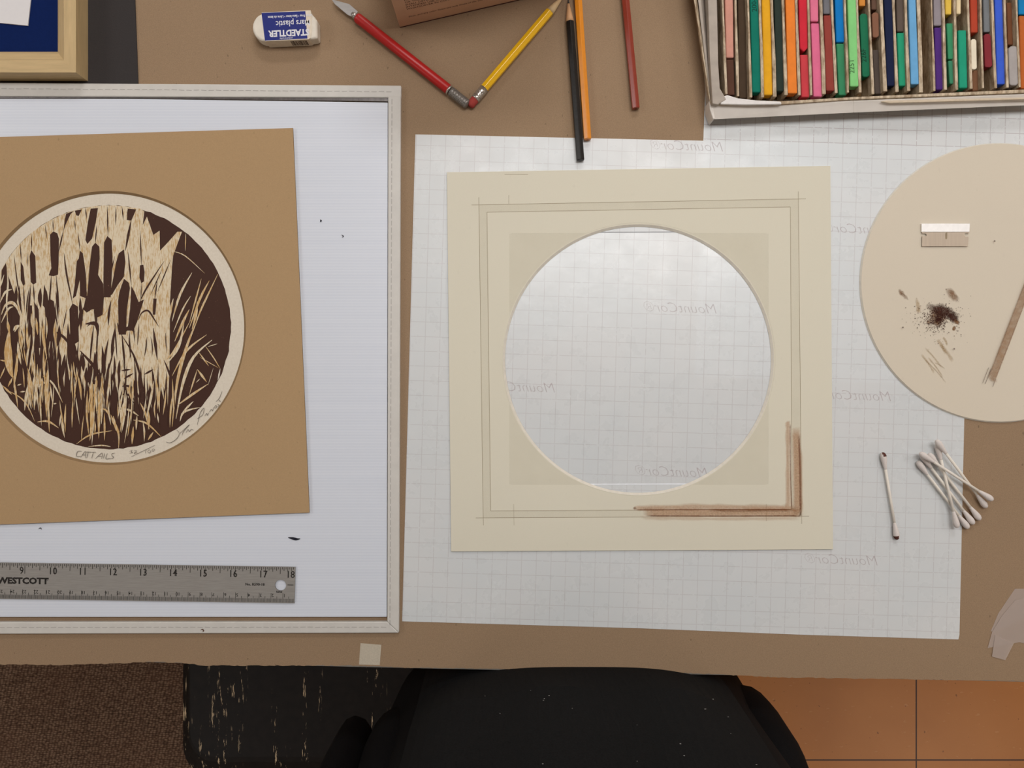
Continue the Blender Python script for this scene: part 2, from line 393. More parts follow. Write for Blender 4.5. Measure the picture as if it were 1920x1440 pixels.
# ------------------------------------------------------------------ black board and wood frame, upper left
tag(sheet('black_board', [(-260, -220), (246, -220), (253, 0), (259, 160), (240, 172), (-260, 172)], .0004, .0014, plain('black_card', (52, 48, 48), .8, bump=.2, nscale=900)), 'sheet of black card under the wooden frame at upper left', 'card')
H0, H1 = .0015, .0195
fx, fyy = P(165, 152, H0).xy; L = .30
pf = thing('picture_frame', 'pale wood picture frame with blue mat on black card', 'picture frame', (fx - L / 2, fyy + L / 2, TZ + H0))
MW = wood('pale_maple', (200, 174, 130), (.6, 6, 6)); MWv = wood('pale_maple_upright', (200, 174, 130), (6, .6, 6)); w1, w2 = .010, .0225
def rail(p0, p1, inn, mats):
    # moulding section: outer face, flat top, sloped lip down to the glass
    d = (Vector(p1) - Vector(p0)).normalized(); nrm = Vector(inn); mb = MB(); sec = [(0, 0), (0, H1 - H0), (w1, H1 - H0), (w1 + .002, H1 - H0 - .003), (w2 - .003, H1 - H0 - .009), (w2, H1 - H0 - .013), (w2, 0)]
    ra = [Vector((*p0, TZ + H0)) + Vector((*(nrm + d) , 0)) * a + Vector((0, 0, b)) for a, b in sec]
    rb = [Vector((*p1, TZ + H0)) + Vector((*(nrm - d), 0)) * a + Vector((0, 0, b)) for a, b in sec]
    mb.rings([ra, rb]); return mb.build('frame_rail', mats, pf)
x0, x1, y0, y1 = fx - L, fx, fyy, fyy + L
rail((x0, y0), (x1, y0), (0, 1), MW); rail((x1, y0), (x1, y1), (-1, 0), MWv); rail((x1, y1), (x0, y1), (0, -1), MW); rail((x0, y1), (x0, y0), (1, 0), MWv)
MB().box(x0 + .02, x1 - .02, y0 + .02, y1 - .02, TZ + H0 + .001, TZ + H0 + .005).build('blue_mat', plain('navy_blue_mat', (12, 32, 82), .9, spec=.1, bump=.15, nscale=700), pf)
wh = [(-90, -60), (56, -60), (62, -40), (52, 48), (-90, 34)]
MB().prism(clockfix([P(x, y, .0075) for x, y in wh]), TZ + .0066, TZ + .0075).build('white_card', plain('white_card_stock', (222, 220, 222), .7, vary=.01), pf)

# ------------------------------------------------------------------ clear sleeve with white binding, white fluted board inside
sl = thing('vinyl_sleeve', 'large clear sleeve with stitched white binding holding a white board', 'sleeve', P(200, 672, .0003))
BH = .0046
def strip(a, b, c, d, name):
    return MB().hexa([P(*q, BH) - Vector((0, 0, BH - .0003)) for q in (a, b, c, d)], [P(*q, BH) for q in (a, b, c, d)]).build(name, M_white, sl, bevel=.0008)
btop = strip((-420, 179), (752, 183), (752, 160), (-420, 152), 'binding')
BH = .0045
bright = strip((726, 1166), (748, 1186.5), (751.5, 178), (727.5, 180), 'binding')
BH = .0046
bbot = strip((-420, 1190), (748, 1187), (726, 1166), (-420, 1167), 'binding')
def stitches(par, a, b, n):
    mb = MB()
    for i in range(n):
        t0, t1 = i / n, (i + .72) / n; q = lambda t: (a[0] + (b[0] - a[0]) * t, a[1] + (b[1] - a[1]) * t + random.uniform(-.4, .4))
        line(mb, q(t0), q(t1), 1.0, BH + .00006)
    mb.build('stitching', M_thread, par)
stitches(btop, (-400, 163), (738, 172), 82); stitches(bright, (735, 186), (731, 1176), 74); stitches(bbot, (-400, 1177), (728, 1176), 82)
mk = MB(); blade(mk, [(376, 1182), (379, 1180), (382, 1183), (379, 1185)], 2.5, BH + .0001); mk.build('scuff_mark', plain('brown_scuff', (92, 66, 52), .8), bbot)
fm = MB().add([P(-410, 180, .0040), P(728, 182, .0040), P(727, 1168, .0040), P(-410, 1168, .0040)], [[3, 2, 1, 0]]).build('clear_window', clear_film('clear_vinyl', .16), sl)
bd = MB().prism(clockfix([P(x, y, .0036) for x, y in ((-400, 184), (240, 185), (727, 192), (725, 1157), (-400, 1157))]), TZ + .0005, TZ + .0036)
cb = tag(bd.build('plastic_sheet', coroplast(), bevel=.0004), 'white fluted plastic sheet inside the clear sleeve', 'plastic sheet')
gs = MB().prism(clockfix([P(x, y, .0034) for x, y in ((-400, 174), (728, 182), (728, 190), (240, 184), (-400, 183))]), TZ + .0032, TZ + .0034)
gs.build('spine_strip', steel('grey_foil_strip', (120, 116, 116), .35, (30, 1, 1), .35, 8), sl)
for ip, iw in (([(540, 1008), (547, 1009), (556, 1011), (563, 1010)], 5), ([(600, 412), (602, 414), (600, 416)], 3), ([(640, 440), (644, 443), (641, 445)], 1.6), ([(72, 992), (76, 990), (78, 993)], 2)):  # third mark is a small reflection painted as a speck, the rest ink
    ik = MB(); blade(ik, ip, iw, .0041); ik.build('ink_and_reflection_mark', plain('navy_ink_and_reflection', (18, 20, 36), .6), sl)

# ------------------------------------------------------------------ matted cattail print
mp = thing('matted_print', 'tan mat with round opening framing a brown cattail print', 'framed print', P(205, 614, .0042))
Mh0, Mh1 = .0046, .0060
mm = MB(); mat_with_hole(mm, [(-172, 990), (580, 961), (549, 240), (-203, 263)], (204, 615), 257, Mh0, Mh1, 4.2)
mm.build('mat_board', [M_brownmat, M_brownedge], mp)
t = NT('print_cream'); nz = t.noise(t.coord(), 600, 3); c_cream = t.done(t.bsdf(t.ramp(nz, [(.3, lin((216, 206, 190))), (.7, lin((224, 215, 200)))]), .85, spec=.1))
t = NT('print_brown_ink'); nz = t.noise(t.coord(), 900, 3, .7); nb = t.noise(t.coord(), 40, 3)
spk = t.math('MULTIPLY', t.math('GREATER_THAN', nz, .69), t.math('GREATER_THAN', nb, .52))
M_ink = t.done(t.bsdf(t.mix(spk, lin((66, 40, 30)), lin((140, 106, 84))), .6, spec=.25))
def straw(name, c1, c2, thr=.5):
    t = NT(name); nz = t.noise(t.coord(scale=(1, .16, 1), rot=.04), 1100, 3, .6); n2 = t.noise(t.coord(scale=(1, .4, 1)), 500, 3, .7); n3 = t.noise(t.coord(), 18, 3)
    k = t.math('ADD', t.math('MULTIPLY', nz, .7), t.math('MULTIPLY', n2, .3))
    k = t.math('ADD', k, t.math('MULTIPLY', t.math('SUBTRACT', n3, .5), .25))
    return t.done(t.bsdf(t.ramp(k, [(thr - .08, lin(c1)), (thr + .06, lin(c2))]), .8, spec=.1))
M_straw = straw('print_straw', (196, 164, 118), (222, 208, 182), .47)
M_tan = straw('print_tan', (200, 162, 108), (216, 196, 162), .52)
M_pencil = plain('pencil_lead', (120, 112, 104), .6)
pr = MB(); hz = .0044
pr.prism(clockfix([P(x, y, hz) for x, y in ((-95, 905), (500, 905), (500, 330), (-95, 330))]), TZ + .0042, TZ + hz, 0)
D = 2.5e-5
z1 = hz + D; z2 = z3 = z4 = hz + 2 * D     # later strokes always lie above earlier ones
pts = [(204 + (229 + random.uniform(-1.2, .8)) * math.cos(a), 613.5 + (229 + random.uniform(-1.2, .8)) * math.sin(a)) for a in [2 * math.pi * i / 160 for i in range(160)]]
pr.add([P(x, y, z1) for x, y in pts], [list(range(160))[::-1]], 1)
def A(pts): return [(x / 4, 340 + y / 4) for x, y in pts]
def B(pts): return [(x / 4, 600 + y / 4) for x, y in pts]
def poly(pts, z, mi):
    z += pr.lift(); q = clockfix([P(x, y, z) for x, y in pts]); pr.add(q, [list(range(len(q)))], mi)
def cl(p, r=227.5):   # keep a point inside the printed disc
    d = Vector((p[0] - 204, p[1] - 613.5)); 
    if d.length > r: d *= r / d.length
    return (204 + d.x, 613.5 + d.y)
def clb(pts, w, z, mi, tp=(.15, .15)): blade(pr, [cl(p) for p in pts], w, z, mi, tp)
def cl(p, r=227.5):   # keep a point inside the printed disc
    d = Vector((p[0] - 204, p[1] - 613.5)); 
    if d.length > r: d *= r / d.length
    return (204 + d.x, 613.5 + d.y)
# pale field of reeds (upper left to middle), then the dark cattails over it
rim = [(204 + 228.5 * math.cos(math.radians(a)), 613.5 - 228.5 * math.sin(math.radians(a))) for a in range(78, 190, 3)]
rf = random.Random(21); low = []
x = -100
while x < 1262:
    base = 60 if x < 110 else 150 if x < 400 else 420 if x < 560 else 560
    low += [(x, base + rf.uniform(20, 150)), (x + rf.uniform(8, 22), base - rf.uniform(60, 260))]; x += rf.uniform(26, 46)
field = rim + [cl(q) for q in B(low)] + \
    A([(1275, 900), (1290, 640), (1298, 560), (1330, 470), (1365, 378), (1330, 378), (1262, 455), (1200, 520), (1197, 370), (1150, 402), (1135, 360), (1102, 265), (1070, 330), (1082, 225), (1050, 205)])
poly(field, z2, 2)
poly(A([(375, 400), (400, 375), (430, 390), (442, 430), (440, 600), (435, 700), (400, 712), (365, 705), (385, 650), (378, 560)]), z3, 1)
for pp in ([(235, 515), (265, 560), (272, 760), (250, 775), (230, 755), (222, 560)], [(155, 600), (175, 640), (188, 770), (175, 785), (155, 740)],
           [(600, 520), (622, 540), (645, 700), (652, 880), (600, 860), (598, 740), (570, 860), (545, 880), (560, 780), (575, 600), (590, 580)],
           [(715, 460), (745, 490), (748, 580), (735, 700), (775, 770), (780, 870), (770, 1000), (720, 1030), (705, 960), (690, 960), (650, 985), (625, 960), (660, 780), (670, 650), (690, 490)],
           [(805, 410), (838, 440), (845, 600), (830, 870), (780, 870), (775, 750), (780, 460)], [(890, 540), (930, 510), (940, 600), (930, 715), (885, 775), (840, 850), (822, 860), (850, 720), (870, 610)],
           [(640, 440), (655, 470), (690, 430), (718, 310), (735, 200), (680, 205), (660, 300)], [(1050, 630), (1075, 625), (1085, 680), (1080, 750), (1060, 765), (1045, 720)],
           [(330, 770), (350, 830), (345, 960), (320, 930)], [(370, 880), (405, 900), (415, 1020), (400, 1200), (335, 1200), (345, 930)], [(545, 915), (585, 940), (592, 1200), (530, 1240), (520, 960)],
           [(215, 930), (240, 930), (245, 1250), (205, 1250)], [(255, 900), (290, 960), (302, 1250), (270, 1250)], [(895, 830), (930, 730), (965, 760), (975, 800), (952, 960), (945, 1150), (890, 1150), (885, 900)],
           [(985, 785), (1010, 830), (1040, 905), (1080, 885), (1030, 1050), (1000, 1120), (955, 1120), (975, 960)], [(962, 205), (1022, 210), (985, 295), (950, 290)], [(495, 240), (555, 220), (530, 245), (490, 330), (475, 380), (485, 290)],
           [(1150, 880), (1175, 880), (1165, 1000), (1145, 1000)], [(560, 220), (615, 210), (590, 260), (572, 255)], [(0, 660), (40, 610), (60, 700), (120, 880), (150, 1000), (140, 1200), (0, 1200), (0, 900)], [(1080, 230), (1180, 270), (1150, 395), (1130, 340), (1105, 262)]):
    poly([cl(p) for p in A(pp)], z3, 1)
for pp, w in (([(400, 380), (395, 285)], 2), ([(385, 700), (375, 880)], 3), ([(420, 700), (445, 980)], 3.4), ([(240, 395), (235, 520)], 2), ([(250, 770), (258, 910)], 3), ([(150, 470), (160, 605)], 2), ([(176, 780), (184, 960)], 2.5),
              ([(585, 380), (600, 525)], 2), ([(725, 330), (715, 465)], 2.4), ([(805, 190), (810, 415)], 2.6), ([(985, 285), (940, 520)], 5), ([(1050, 370), (1062, 640)], 2.6), ([(1062, 760), (1055, 900)], 2), ([(480, 540), (500, 700), (545, 920)], 3.5),
              ([(475, 370), (440, 530)], 3), ([(560, 290), (565, 365)], 2), ([(105, 550), (130, 760), (160, 900)], 2.5), ([(340, 330), (350, 430)], 2), ([(640, 200), (650, 280)], 2.4), ([(870, 190), (868, 330)], 2.4), ([(915, 190), (925, 290)], 2.4),
              ([(960, 200), (955, 280)], 2.4), ([(860, 560), (830, 700)], 2), ([(960, 530), (985, 780)], 3), ([(1180, 740), (1160, 890)], 2.5), ([(1230, 600), (1100, 800), (1050, 900)], 3.4), ([(1215, 660), (1130, 850)], 2), ([(1280, 590), (1180, 830)], 2.2),
              ([(1040, 1040), (1060, 990), (1110, 970), (1160, 1040), (1190, 1090)], 3.4), ([(500, 960), (470, 1120)], 2.4), ([(650, 1090), (690, 1065), (730, 1075)], 2.6), ([(210, 540), (205, 640)], 1.4), ([(700, 620), (690, 760)], 2)):
    clb(A(pp), w, z3, 1)
for pp, w in (([(720, 1025), (790, 990), (840, 890), (925, 725)], 2.2), ([(770, 1110), (820, 980), (890, 860)], 3), ([(652, 860), (660, 700)], 2), ([(870, 600), (840, 740)], 2)): clb(A(pp), w, z4, 3)
for pp, w in (([(400, 80), (480, 130), (560, 240)], 5), ([(600, 230), (700, 340), (780, 440)], 6), ([(910, 110), (1000, 260), (1050, 420), (1075, 600)], 4), ([(1230, 300), (1270, 400), (1310, 520)], 4), ([(1150, 60), (1180, 300)], 6), ([(830, 480), (870, 350)], 5), ([(720, 340), (700, 480)], 5),
              ([(905, 500), (960, 495), (1020, 540), (1060, 620)], 5), ([(900, 560), (960, 560), (1010, 600)], 4), ([(890, 640), (950, 590), (1030, 640)], 3.5), ([(910, 380), (980, 370)], 4), ([(930, 440), (1000, 400)], 4), ([(1080, 410), (1150, 370)], 4), ([(650, 460), (720, 470), (740, 520)], 8),
              ([(640, 30), (720, 30), (735, 120)], 8), ([(880, 20), (905, 100), (960, 60), (1010, 90)], 7), ([(545, 120), (590, 330), (600, 480)], 4), ([(860, 200), (790, 460)], 3)): clb(B(pp), w, z3, 1)
rq = random.Random(4)
for (x0, x1, ya, yb, n, wmin, wmax, lmin, lmax) in ((60, 420, -300, 100, 20, 2.5, 8, 140, 330), (330, 560, 0, 420, 26, 3, 8, 120, 320), (560, 1000, -180, 160, 14, 2, 6, 120, 300), (560, 900, 180, 520, 34, 3, 8, 130, 330), (900, 1270, 330, 620, 22, 2.5, 7, 120, 300), (880, 1260, -100, 300, 9, 1.2, 3, 120, 260)):
    for i in range(n):
        x = rq.uniform(x0, x1); y = rq.uniform(ya, yb); Lh = rq.uniform(lmin, lmax); lean = rq.uniform(-.13, .13)
        q = B([(x, y), (x - lean * Lh * .5 + rq.uniform(-9, 9), y + Lh * .5), (x - lean * Lh, y + Lh)])
        if max(math.hypot(a_ - 204, b_ - 613.5) for a_, b_ in q) > 226: continue
        blade(pr, q, rq.uniform(wmin, wmax), z4, 1, (.05, .05))
# blades on the dark ground: right side
for pp, w, mi in (([(1300, 525), (1390, 560), (1535, 690)], 2, 2), ([(1395, 390), (1390, 520)], 2, 2), ([(1440, 685), (1350, 850), (1290, 1050)], 4.5, 2), ([(1510, 730), (1470, 880), (1420, 1060)], 3, 3), ([(1570, 745), (1500, 880), (1420, 1100)], 4.5, 3),
                  ([(1645, 690), (1560, 850), (1500, 980), (1440, 1150)], 3.6, 3), ([(1430, 860), (1370, 960), (1300, 1130)], 3, 2), ([(1300, 880), (1270, 1000), (1240, 1140)], 6, 2), ([(1420, 960), (1370, 1060), (1310, 1200)], 5, 3), ([(1480, 900), (1470, 1000), (1440, 1110)], 5, 3),
                  ([(10, 1000), (40, 930), (90, 910), (130, 950), (150, 1010)], 6, 2), ([(0, 910), (40, 830), (90, 810)], 4, 2), ([(100, 1120), (120, 1090), (160, 1080)], 5, 2), ([(40, 600), (60, 760), (50, 900), (60, 1100)], 3.5, 2), ([(10, 1060), (60, 960), (100, 940)], 4, 2), ([(0, 800), (30, 700)], 3, 2)): clb(A(pp), w, z4, mi)
for pp, w, mi in (([(1480, 0), (1400, 200), (1330, 460), (1290, 800)], 6, 3), ([(1550, 110), (1400, 230), (1290, 420)], 4, 3), ([(1590, 150), (1450, 280), (1370, 480), (1320, 740)], 6, 2), ([(1630, 178), (1560, 200)], 1.6, 2), ([(1540, 195), (1600, 280), (1652, 365)], 2.2, 3), ([(1652, 365), (1636, 455)], 3, 0),
                  ([(1490, 240), (1565, 345)], 3, 3), ([(1500, 280), (1640, 360)], 1.6, 3), ([(1560, 480), (1440, 560), (1330, 640)], 4.5, 3), ([(1480, 370), (1550, 465)], 4.5, 3), ([(1480, 370), (1420, 560)], 3, 3), ([(1600, 360), (1560, 490)], 1.2, 2), ([(1500, 440), (1470, 470)], 1.6, 2), ([(1430, 0), (1300, 240), (1240, 300)], 3.5, 3), ([(1380, 20), (1340, 200), (1250, 330)], 5, 2),
                  ([(1000, 750), (1100, 775), (1210, 880)], 3.5, 3), ([(720, 680), (790, 672), (860, 780), (890, 860), (890, 965)], 5, 3), ([(890, 655), (980, 680), (1040, 720)], 4, 2), ([(930, 690), (900, 840)], 3.4, 3), ([(1050, 620), (1090, 700), (1120, 820)], 4, 3), ([(1450, 610), (1370, 690)], 4, 2), ([(1500, 655), (1380, 690), (1350, 760)], 4, 2),
                  ([(280, 765), (360, 760), (440, 810)], 4, 3), ([(360, 590), (370, 840)], 4.4, 3), ([(570, 940), (680, 860), (840, 830)], 3, 3), ([(660, 950), (760, 940), (830, 950)], 2.6, 2), ([(850, 720), (870, 830)], 5, 3), ([(1000, 800), (990, 930)], 5, 3), ([(1150, 840), (1110, 900)], 4, 3), ([(320, 420), (400, 480), (470, 620)], 3.4, 2), ([(40, 520), (150, 580), (210, 650), (260, 760)], 2.6, 3), ([(0, 500), (90, 560)], 4, 3),
                  ([(70, 80), (60, 200), (70, 350), (95, 430)], 15, 3), ([(55, 0), (70, 100)], 6, 3), ([(95, 430), (60, 500)], 4, 3), ([(100, 420), (130, 660)], 4, 3), ([(0, 300), (50, 310)], 3, 3), ([(0, 440), (40, 350)], 3, 3), ([(110, 90), (130, 50), (160, 45)], 5, 2), ([(130, 490), (160, 480)], 3, 2), ([(150, 540), (190, 535)], 3, 2), ([(290, 500), (330, 470), (350, 480)], 4, 2), ([(400, 630), (425, 625)], 3, 2), ([(1180, 700), (1190, 770)], 3, 2)): clb(B(pp), w, z4, mi)
rb = random.Random(11)
for (x0, x1, ya, yb, n, wmin, wmax, lmin, lmax) in ((110, 440, -60, 480, 34, 2, 6.5, 120, 330), (120, 560, 300, 640, 26, 2, 6, 120, 300), (560, 900, 340, 700, 22, 2, 6, 150, 330), (880, 1330, 420, 640, 18, 2.5, 7, 120, 300), (180, 1200, 560, 760, 26, 1.6, 4.5, 100, 220)):
    for i in range(n):
        x = rb.uniform(x0, x1); y = rb.uniform(ya, yb); Lh = rb.uniform(lmin, lmax); lean = rb.uniform(-.16, .16) + (.06 if x > 900 else 0)
        p = [(x, y), (x - lean * Lh * .5 + rb.uniform(-8, 8), y + Lh * .5), (x - lean * Lh + rb.uniform(-6, 6), y + Lh)]
        q = B(p)
        if max(math.hypot(a - 204, b - 613.5) for a, b in q) > 226: continue
        blade(pr, q, rb.uniform(wmin, wmax), z4, rb.choice((2, 2, 3, 3, 3)), (.05, .05))
        if rb.random() < .35: blade(pr, [(a + rb.uniform(1, 3), b) for a, b in q], rb.uniform(.8, 1.6), z4, 1, (.05, .05))
# handwriting in pencil under the picture
def scrawl(strokes, w=1.1):
    for s_ in strokes: blade(pr, [(x / 4, 600 + y / 4) for x, y in s_], w, hz + D, 4, (.6, .6))
scrawl([[(612, 985), (585, 985), (572, 1010), (580, 1025), (605, 1020)], [(605, 1030), (640, 985), (640, 1035)], [(615, 1012), (645, 1012)], [(640, 990), (680, 990)], [(662, 990), (650, 1035)], [(675, 992), (720, 992)], [(700, 992), (688, 1037)], [(715, 1040), (765, 998), (762, 1042)], [(728, 1022), (768, 1022)], [(785, 1000), (775, 1040)], [(805, 1000), (793, 1040), (820, 1040)], [(862, 998), (838, 1004), (842, 1020), (852, 1028), (838, 1040), (815, 1038)]])
scrawl([[(970, 985), (990, 978), (985, 990), (995, 994), (970, 1000)], [(1003, 982), (1022, 978), (1018, 990), (1005, 1000), (1030, 996)], [(985, 1025), (1160, 940)], [(1095, 975), (1090, 1000)], [(1118, 972), (1108, 985), (1118, 998), (1130, 985), (1118, 972)], [(1148, 965), (1140, 978), (1150, 985), (1158, 970), (1148, 965)]], .9)
scrawl([[(1325, 825), (1345, 850), (1325, 890), (1280, 920), (1245, 915)], [(1350, 850), (1420, 785), (1380, 830), (1365, 865)], [(1395, 845), (1410, 820), (1420, 835), (1435, 820), (1452, 828)], [(1480, 785), (1490, 740), (1505, 690), (1530, 660), (1520, 710), (1480, 740)], [(1535, 720), (1550, 700), (1555, 715), (1565, 695)], [(1570, 690), (1585, 670), (1595, 680), (1600, 655)], [(1605, 660), (1618, 640), (1625, 655), (1610, 662)], [(1630, 630), (1645, 640), (1632, 650)], [(1620, 612), (1645, 585), (1665, 535)], [(1640, 600), (1655, 612)]], 1.1)
pr.build('print_sheet', [c_cream, M_ink, M_straw, M_tan, M_pencil], mp)

# ------------------------------------------------------------------ steel ruler
rl = thing('steel_ruler', 'brushed steel ruler lying on the white board', 'ruler', P(200, 1095, .0041))
Ra, Rb = Vector((554, 1063)), Vector((552, 1131)); ux = Vector((-554, -8.2)).normalized()
def RP(u, v):   # u px from the right end leftwards, v 0 upper to 1 lower edge
    p = Ra.lerp(Rb, v) + ux * u * (1 + 0 * v); return (p.x, p.y)
rh = .0051
mb = MB(); cc = RP(27, .51)
mat_with_hole(mb, [RP(700, 1), RP(0, 1), RP(0, 0), RP(700, 0)], cc, 10.4, .0041, rh, .2, 64)
mb.build('blade', [steel('brushed_steel', (158, 155, 151), .45, (1, 22, 1), .16, 60, .35), steel('steel_edge', (120, 116, 112), .4)], rl)
mk = MB(); z = rh + .00004; IN = 56.35
for i in range(0, 12 * 16):
    u = i * IN / 16; 
    if u > 690: break
    Lk = .30 if i % 16 == 0 else .20 if i % 8 == 0 else .14 if i % 4 == 0 else .11 if i % 2 == 0 else .075
    if i: line(mk, RP(u, .012), RP(u, Lk), 1.0, z)
for i in range(1, 300):
    u = i * IN / 25.4
    Lk = .27 if i % 10 == 0 else .18 if i % 5 == 0 else .12
    line(mk, RP(u, .985), RP(u, 1 - Lk), .7, z)
rang = math.atan2(-8.2, 554)
for k in range(7, 19):
    u = (18 - k) * IN + (4 if k < 18 else 9); 
    if k < 10: u += 2
    put_text(mk, str(k), *RP(u, .22), z, 13.5, rang, bold=.00008, stretch=.92)
for k in range(1, 28):
    put_text(mk, str(k), *RP(k * IN / 2.54 - 3, .79), z, 6.4, rang + math.pi, bold=.00004)
put_text(mk, 'WESTCOTT', *RP(510, .50), z, 11.5, rang, bold=.00035, stretch=1.14); put_text(mk, '\u00ae', *RP(465.5, .45), z, 6, rang)
put_text(mk, 'No. R590-18', *RP(75, .50), z, 4.6, rang, bold=.0001, stretch=1.1); put_text(mk, 'mm', *RP(29, .70), z, 5.5, rang + math.pi, bold=.0001)
line(mk, RP(3, .5), RP(14, .5), 1.2, z)
mk.build('markings', plain('etched_black', (38, 34, 32), .7), rl)

# ------------------------------------------------------------------ eraser
e0, e1 = .0003, .0128
er = thing('eraser', 'worn white eraser in a blue paper sleeve', 'eraser', P(535, 55, e0))
ang = math.radians(2.6)
ec = P(533.5, 48.5, e1); ex = Vector((math.cos(ang), math.sin(ang), 0)); ey = Vector((-math.sin(ang), math.cos(ang), 0))
def EP(u, v, z): return Vector((ec.x, ec.y, 0)) + ex * u * PX + ey * v * PX + Vector((0, 0, TZ + z))
M_er = plain('white_rubber', (226, 219, 206), .75, vary=.05, nscale=150)
mb = MB()
out = []
for a in range(90, 271, 15): out.append((-36 + 24 * math.cos(math.radians(a)), 25.5 * math.sin(math.radians(a)) ** 1 if True else 0))
out += [(50, -25.5), (59, -24), (60, 8), (55, 16), (46, 25.5)]
rings = [[EP(u * k, v * k, zz) for u, v in out] for k, zz in ((.95, e0), (1, e0 + .002), (1, e1 - .0016), (.95, e1 - .0003))]
mb.rings(rings); mb.build('rubber_block', M_er, er, smooth=False, bevel=.001)
mb = MB(); M_blue = plain('sleeve_blue', (32, 44, 124), .35, spec=.5, vary=.04); M_cd = plain('sleeve_white_card', (226, 214, 196), .7, vary=.08, nscale=260)
def slv(u0, u1, zt, mi, g=0.0, skew=0):
    mb.hexa([EP(u0, -26.5 - g, e0 + .0004), EP(u1, -26.5 - g, e0 + .0004), EP(u1, 26.5 + g, e0 + .0004), EP(u0 - skew, 26.5 + g, e0 + .0004)], [EP(u0, -26.5 - g, zt), EP(u1, -26.5 - g, zt), EP(u1, 26.5 + g, zt), EP(u0 - skew, 26.5 + g, zt)], mi)
slv(-37, 43, e1, 1, 0, 4)
mb.hexa([EP(-37.2, -25.6, e1), EP(41, -25.2, e1), EP(39.5, 25.2, e1), EP(-41.2, 25.6, e1)], [EP(-37.2, -25.6, e1 + .0001), EP(41, -25.2, e1 + .0001), EP(39.5, 25.2, e1 + .0001), EP(-41.2, 25.6, e1 + .0001)], 0)
# ragged white end of the sleeve
rr = [EP(43, -26.5, e1), EP(47, -24, e1 - .0006), EP(50, -10, e1 - .0002), EP(49, 2, e1 - .0008), EP(51, 14, e1 - .0001), EP(49, 26.5, e1 - .0005), EP(43, 26.5, e1)]
mb.prism([(p.x, p.y) for p in rr], TZ + e0 + .0006, TZ + e1 + .00005, 1)
sv = mb.build('paper_sleeve', [M_blue, M_cd], er)
tx = MB(); et = e1 + .00018
def etext(s_, u, v, hp, bold=0.0, st=1.0, align='RIGHT'):
    c = EP(u, v, et); put_text(tx, s_, 0, 0, 0, hp, 0, align, 0, bold, 0, False, st, frame=lambda x, y: (c.x - x * ex.x - y * ey.x, c.y - x * ex.y - y * ey.y, TZ + et))
etext('STAEDTLER', -29.5, -13, 11.8, .00028, .90); etext('Mars plastic', -16, 4.5, 11.5, .00006, .86); etext('Latex Free \u2022 Sans-latex \u2022 Libre de latex', -30, 17, 4.8, .00006, .80)
etext('professional quality', 2, -23, 2.8, .00002, .8, 'CENTER')
tx.build('sleeve_lettering', plain('white_print', (226, 226, 232), .5), sv)
bc = MB(); x = 8.0
while x < 38:
    w = random.choice((.5, .8, 1.2, 1.6)); p = [EP(x, -26.75, e0 + .0022), EP(x + w, -26.75, e0 + .0022), EP(x + w, -26.75, e1 - .002), EP(x, -26.75, e1 - .002)]
    bc.add(p, [[0, 1, 2, 3]]); x += w + random.choice((.5, .8, 1.0))
bc.build('barcode', plain('dark_print', (58, 34, 34), .6), sv)

# ------------------------------------------------------------------ pencils and knife
def axis(a, b, h): return P(*a, h), P(*b, h)
def pencil(label, name, back, front, r, paint, lead, parts, tipped=True, h0=.0003, group='pencils on the kraft paper', worn=False, eraser=False):
    h = h0 + r; Av, Bv = axis(back, front, h); d = (Bv - Av).normalized(); Lp = (Bv - Av).length
    th = thing(name, label, 'pencil', (Av + Bv) / 2 - Vector((0, 0, r)), group)
    cone = .020 if tipped else 0.0; s0 = .019 if eraser else 0.0
    mb = MB(); rh6 = r * 1.06; prof = [(s0, rh6 * .9), (s0 + .0006, rh6), (Lp - cone, rh6)] + ([] if tipped else [])
    mb.lathe(Av, Bv, prof, 6, 0, math.pi / 6); mb.build('barrel', paint, th, bevel=.0004)
    if tipped:
        MB().lathe(Av, Bv, [(Lp - cone, rh6 * .985), (Lp - cone + .003, r * .86), (Lp - .005, r * .27)], 14).build('sharpened_wood', parts['wood'], th, smooth=True)
        MB().lathe(Av, Bv, [(Lp - .0052, r * .28), (Lp, r * .05)], 10).build('lead_tip', lead, th, smooth=True)
    else:
        MB().lathe(Av, Bv, [(-.00005, r * .35), (.0004, r * .35)], 10).build('lead_core', lead, th)
    if eraser:
        fp = [(.0075, r * .98), (.0078, r * 1.04)]; x = .0085
        for k in range(2): fp += [(x, r * 1.04), (x + .0006, r * 1.1), (x + .0012, r * .98), (x + .0018, r * 1.1)]; x += .0018
        fp += [(x + .0006, r * 1.04), (x + .0026, r * 1.04), (x + .003, r * 1.1), (x + .0036, r * .98), (x + .0042, r * 1.1), (x + .0046, r * 1.04), (.0195, r * 1.03)]
        MB().lathe(Av, Bv, fp, 20).build('ferrule', steel('ferrule_metal', (186, 180, 172), .25, (1, 1, 1), .1, 300), th, smooth=True)
        MB().lathe(Av, Bv, [(0, r * .55), (.0008, r * .85), (.002, r * .97), (.008, r * .95)], 18).build('eraser_tip', plain('pink_rubber', (160, 62, 56), .8), th, smooth=True)
    return th, (Av, Bv, d, r)
WD = {'wood': wood('cedar_wood', (206, 160, 118), (3, 1, 1))}; WP = {'wood': wood('pale_pencil_wood', (212, 184, 142), (3, 1, 1))}
G_lead = plain('graphite', (44, 42, 42), .4)
pencil('yellow hexagonal pencil with red eraser, touching the red knife', 'pencil', (880, 199), (1060, -12), .0037, plain('yellow_lacquer', (240, 186, 22), .3, spec=.5, coat=.4, vary=.03), G_lead, WP, eraser=True)
pencil('black pencil with a sharp tip, its end on the grid paper', 'pencil', (1088.5, 301), (1065, -4), .0034, plain('black_lacquer', (22, 19, 17), .4, spec=.3, coat=.1, vary=.4, nscale=500), G_lead, WD, h0=.0007)
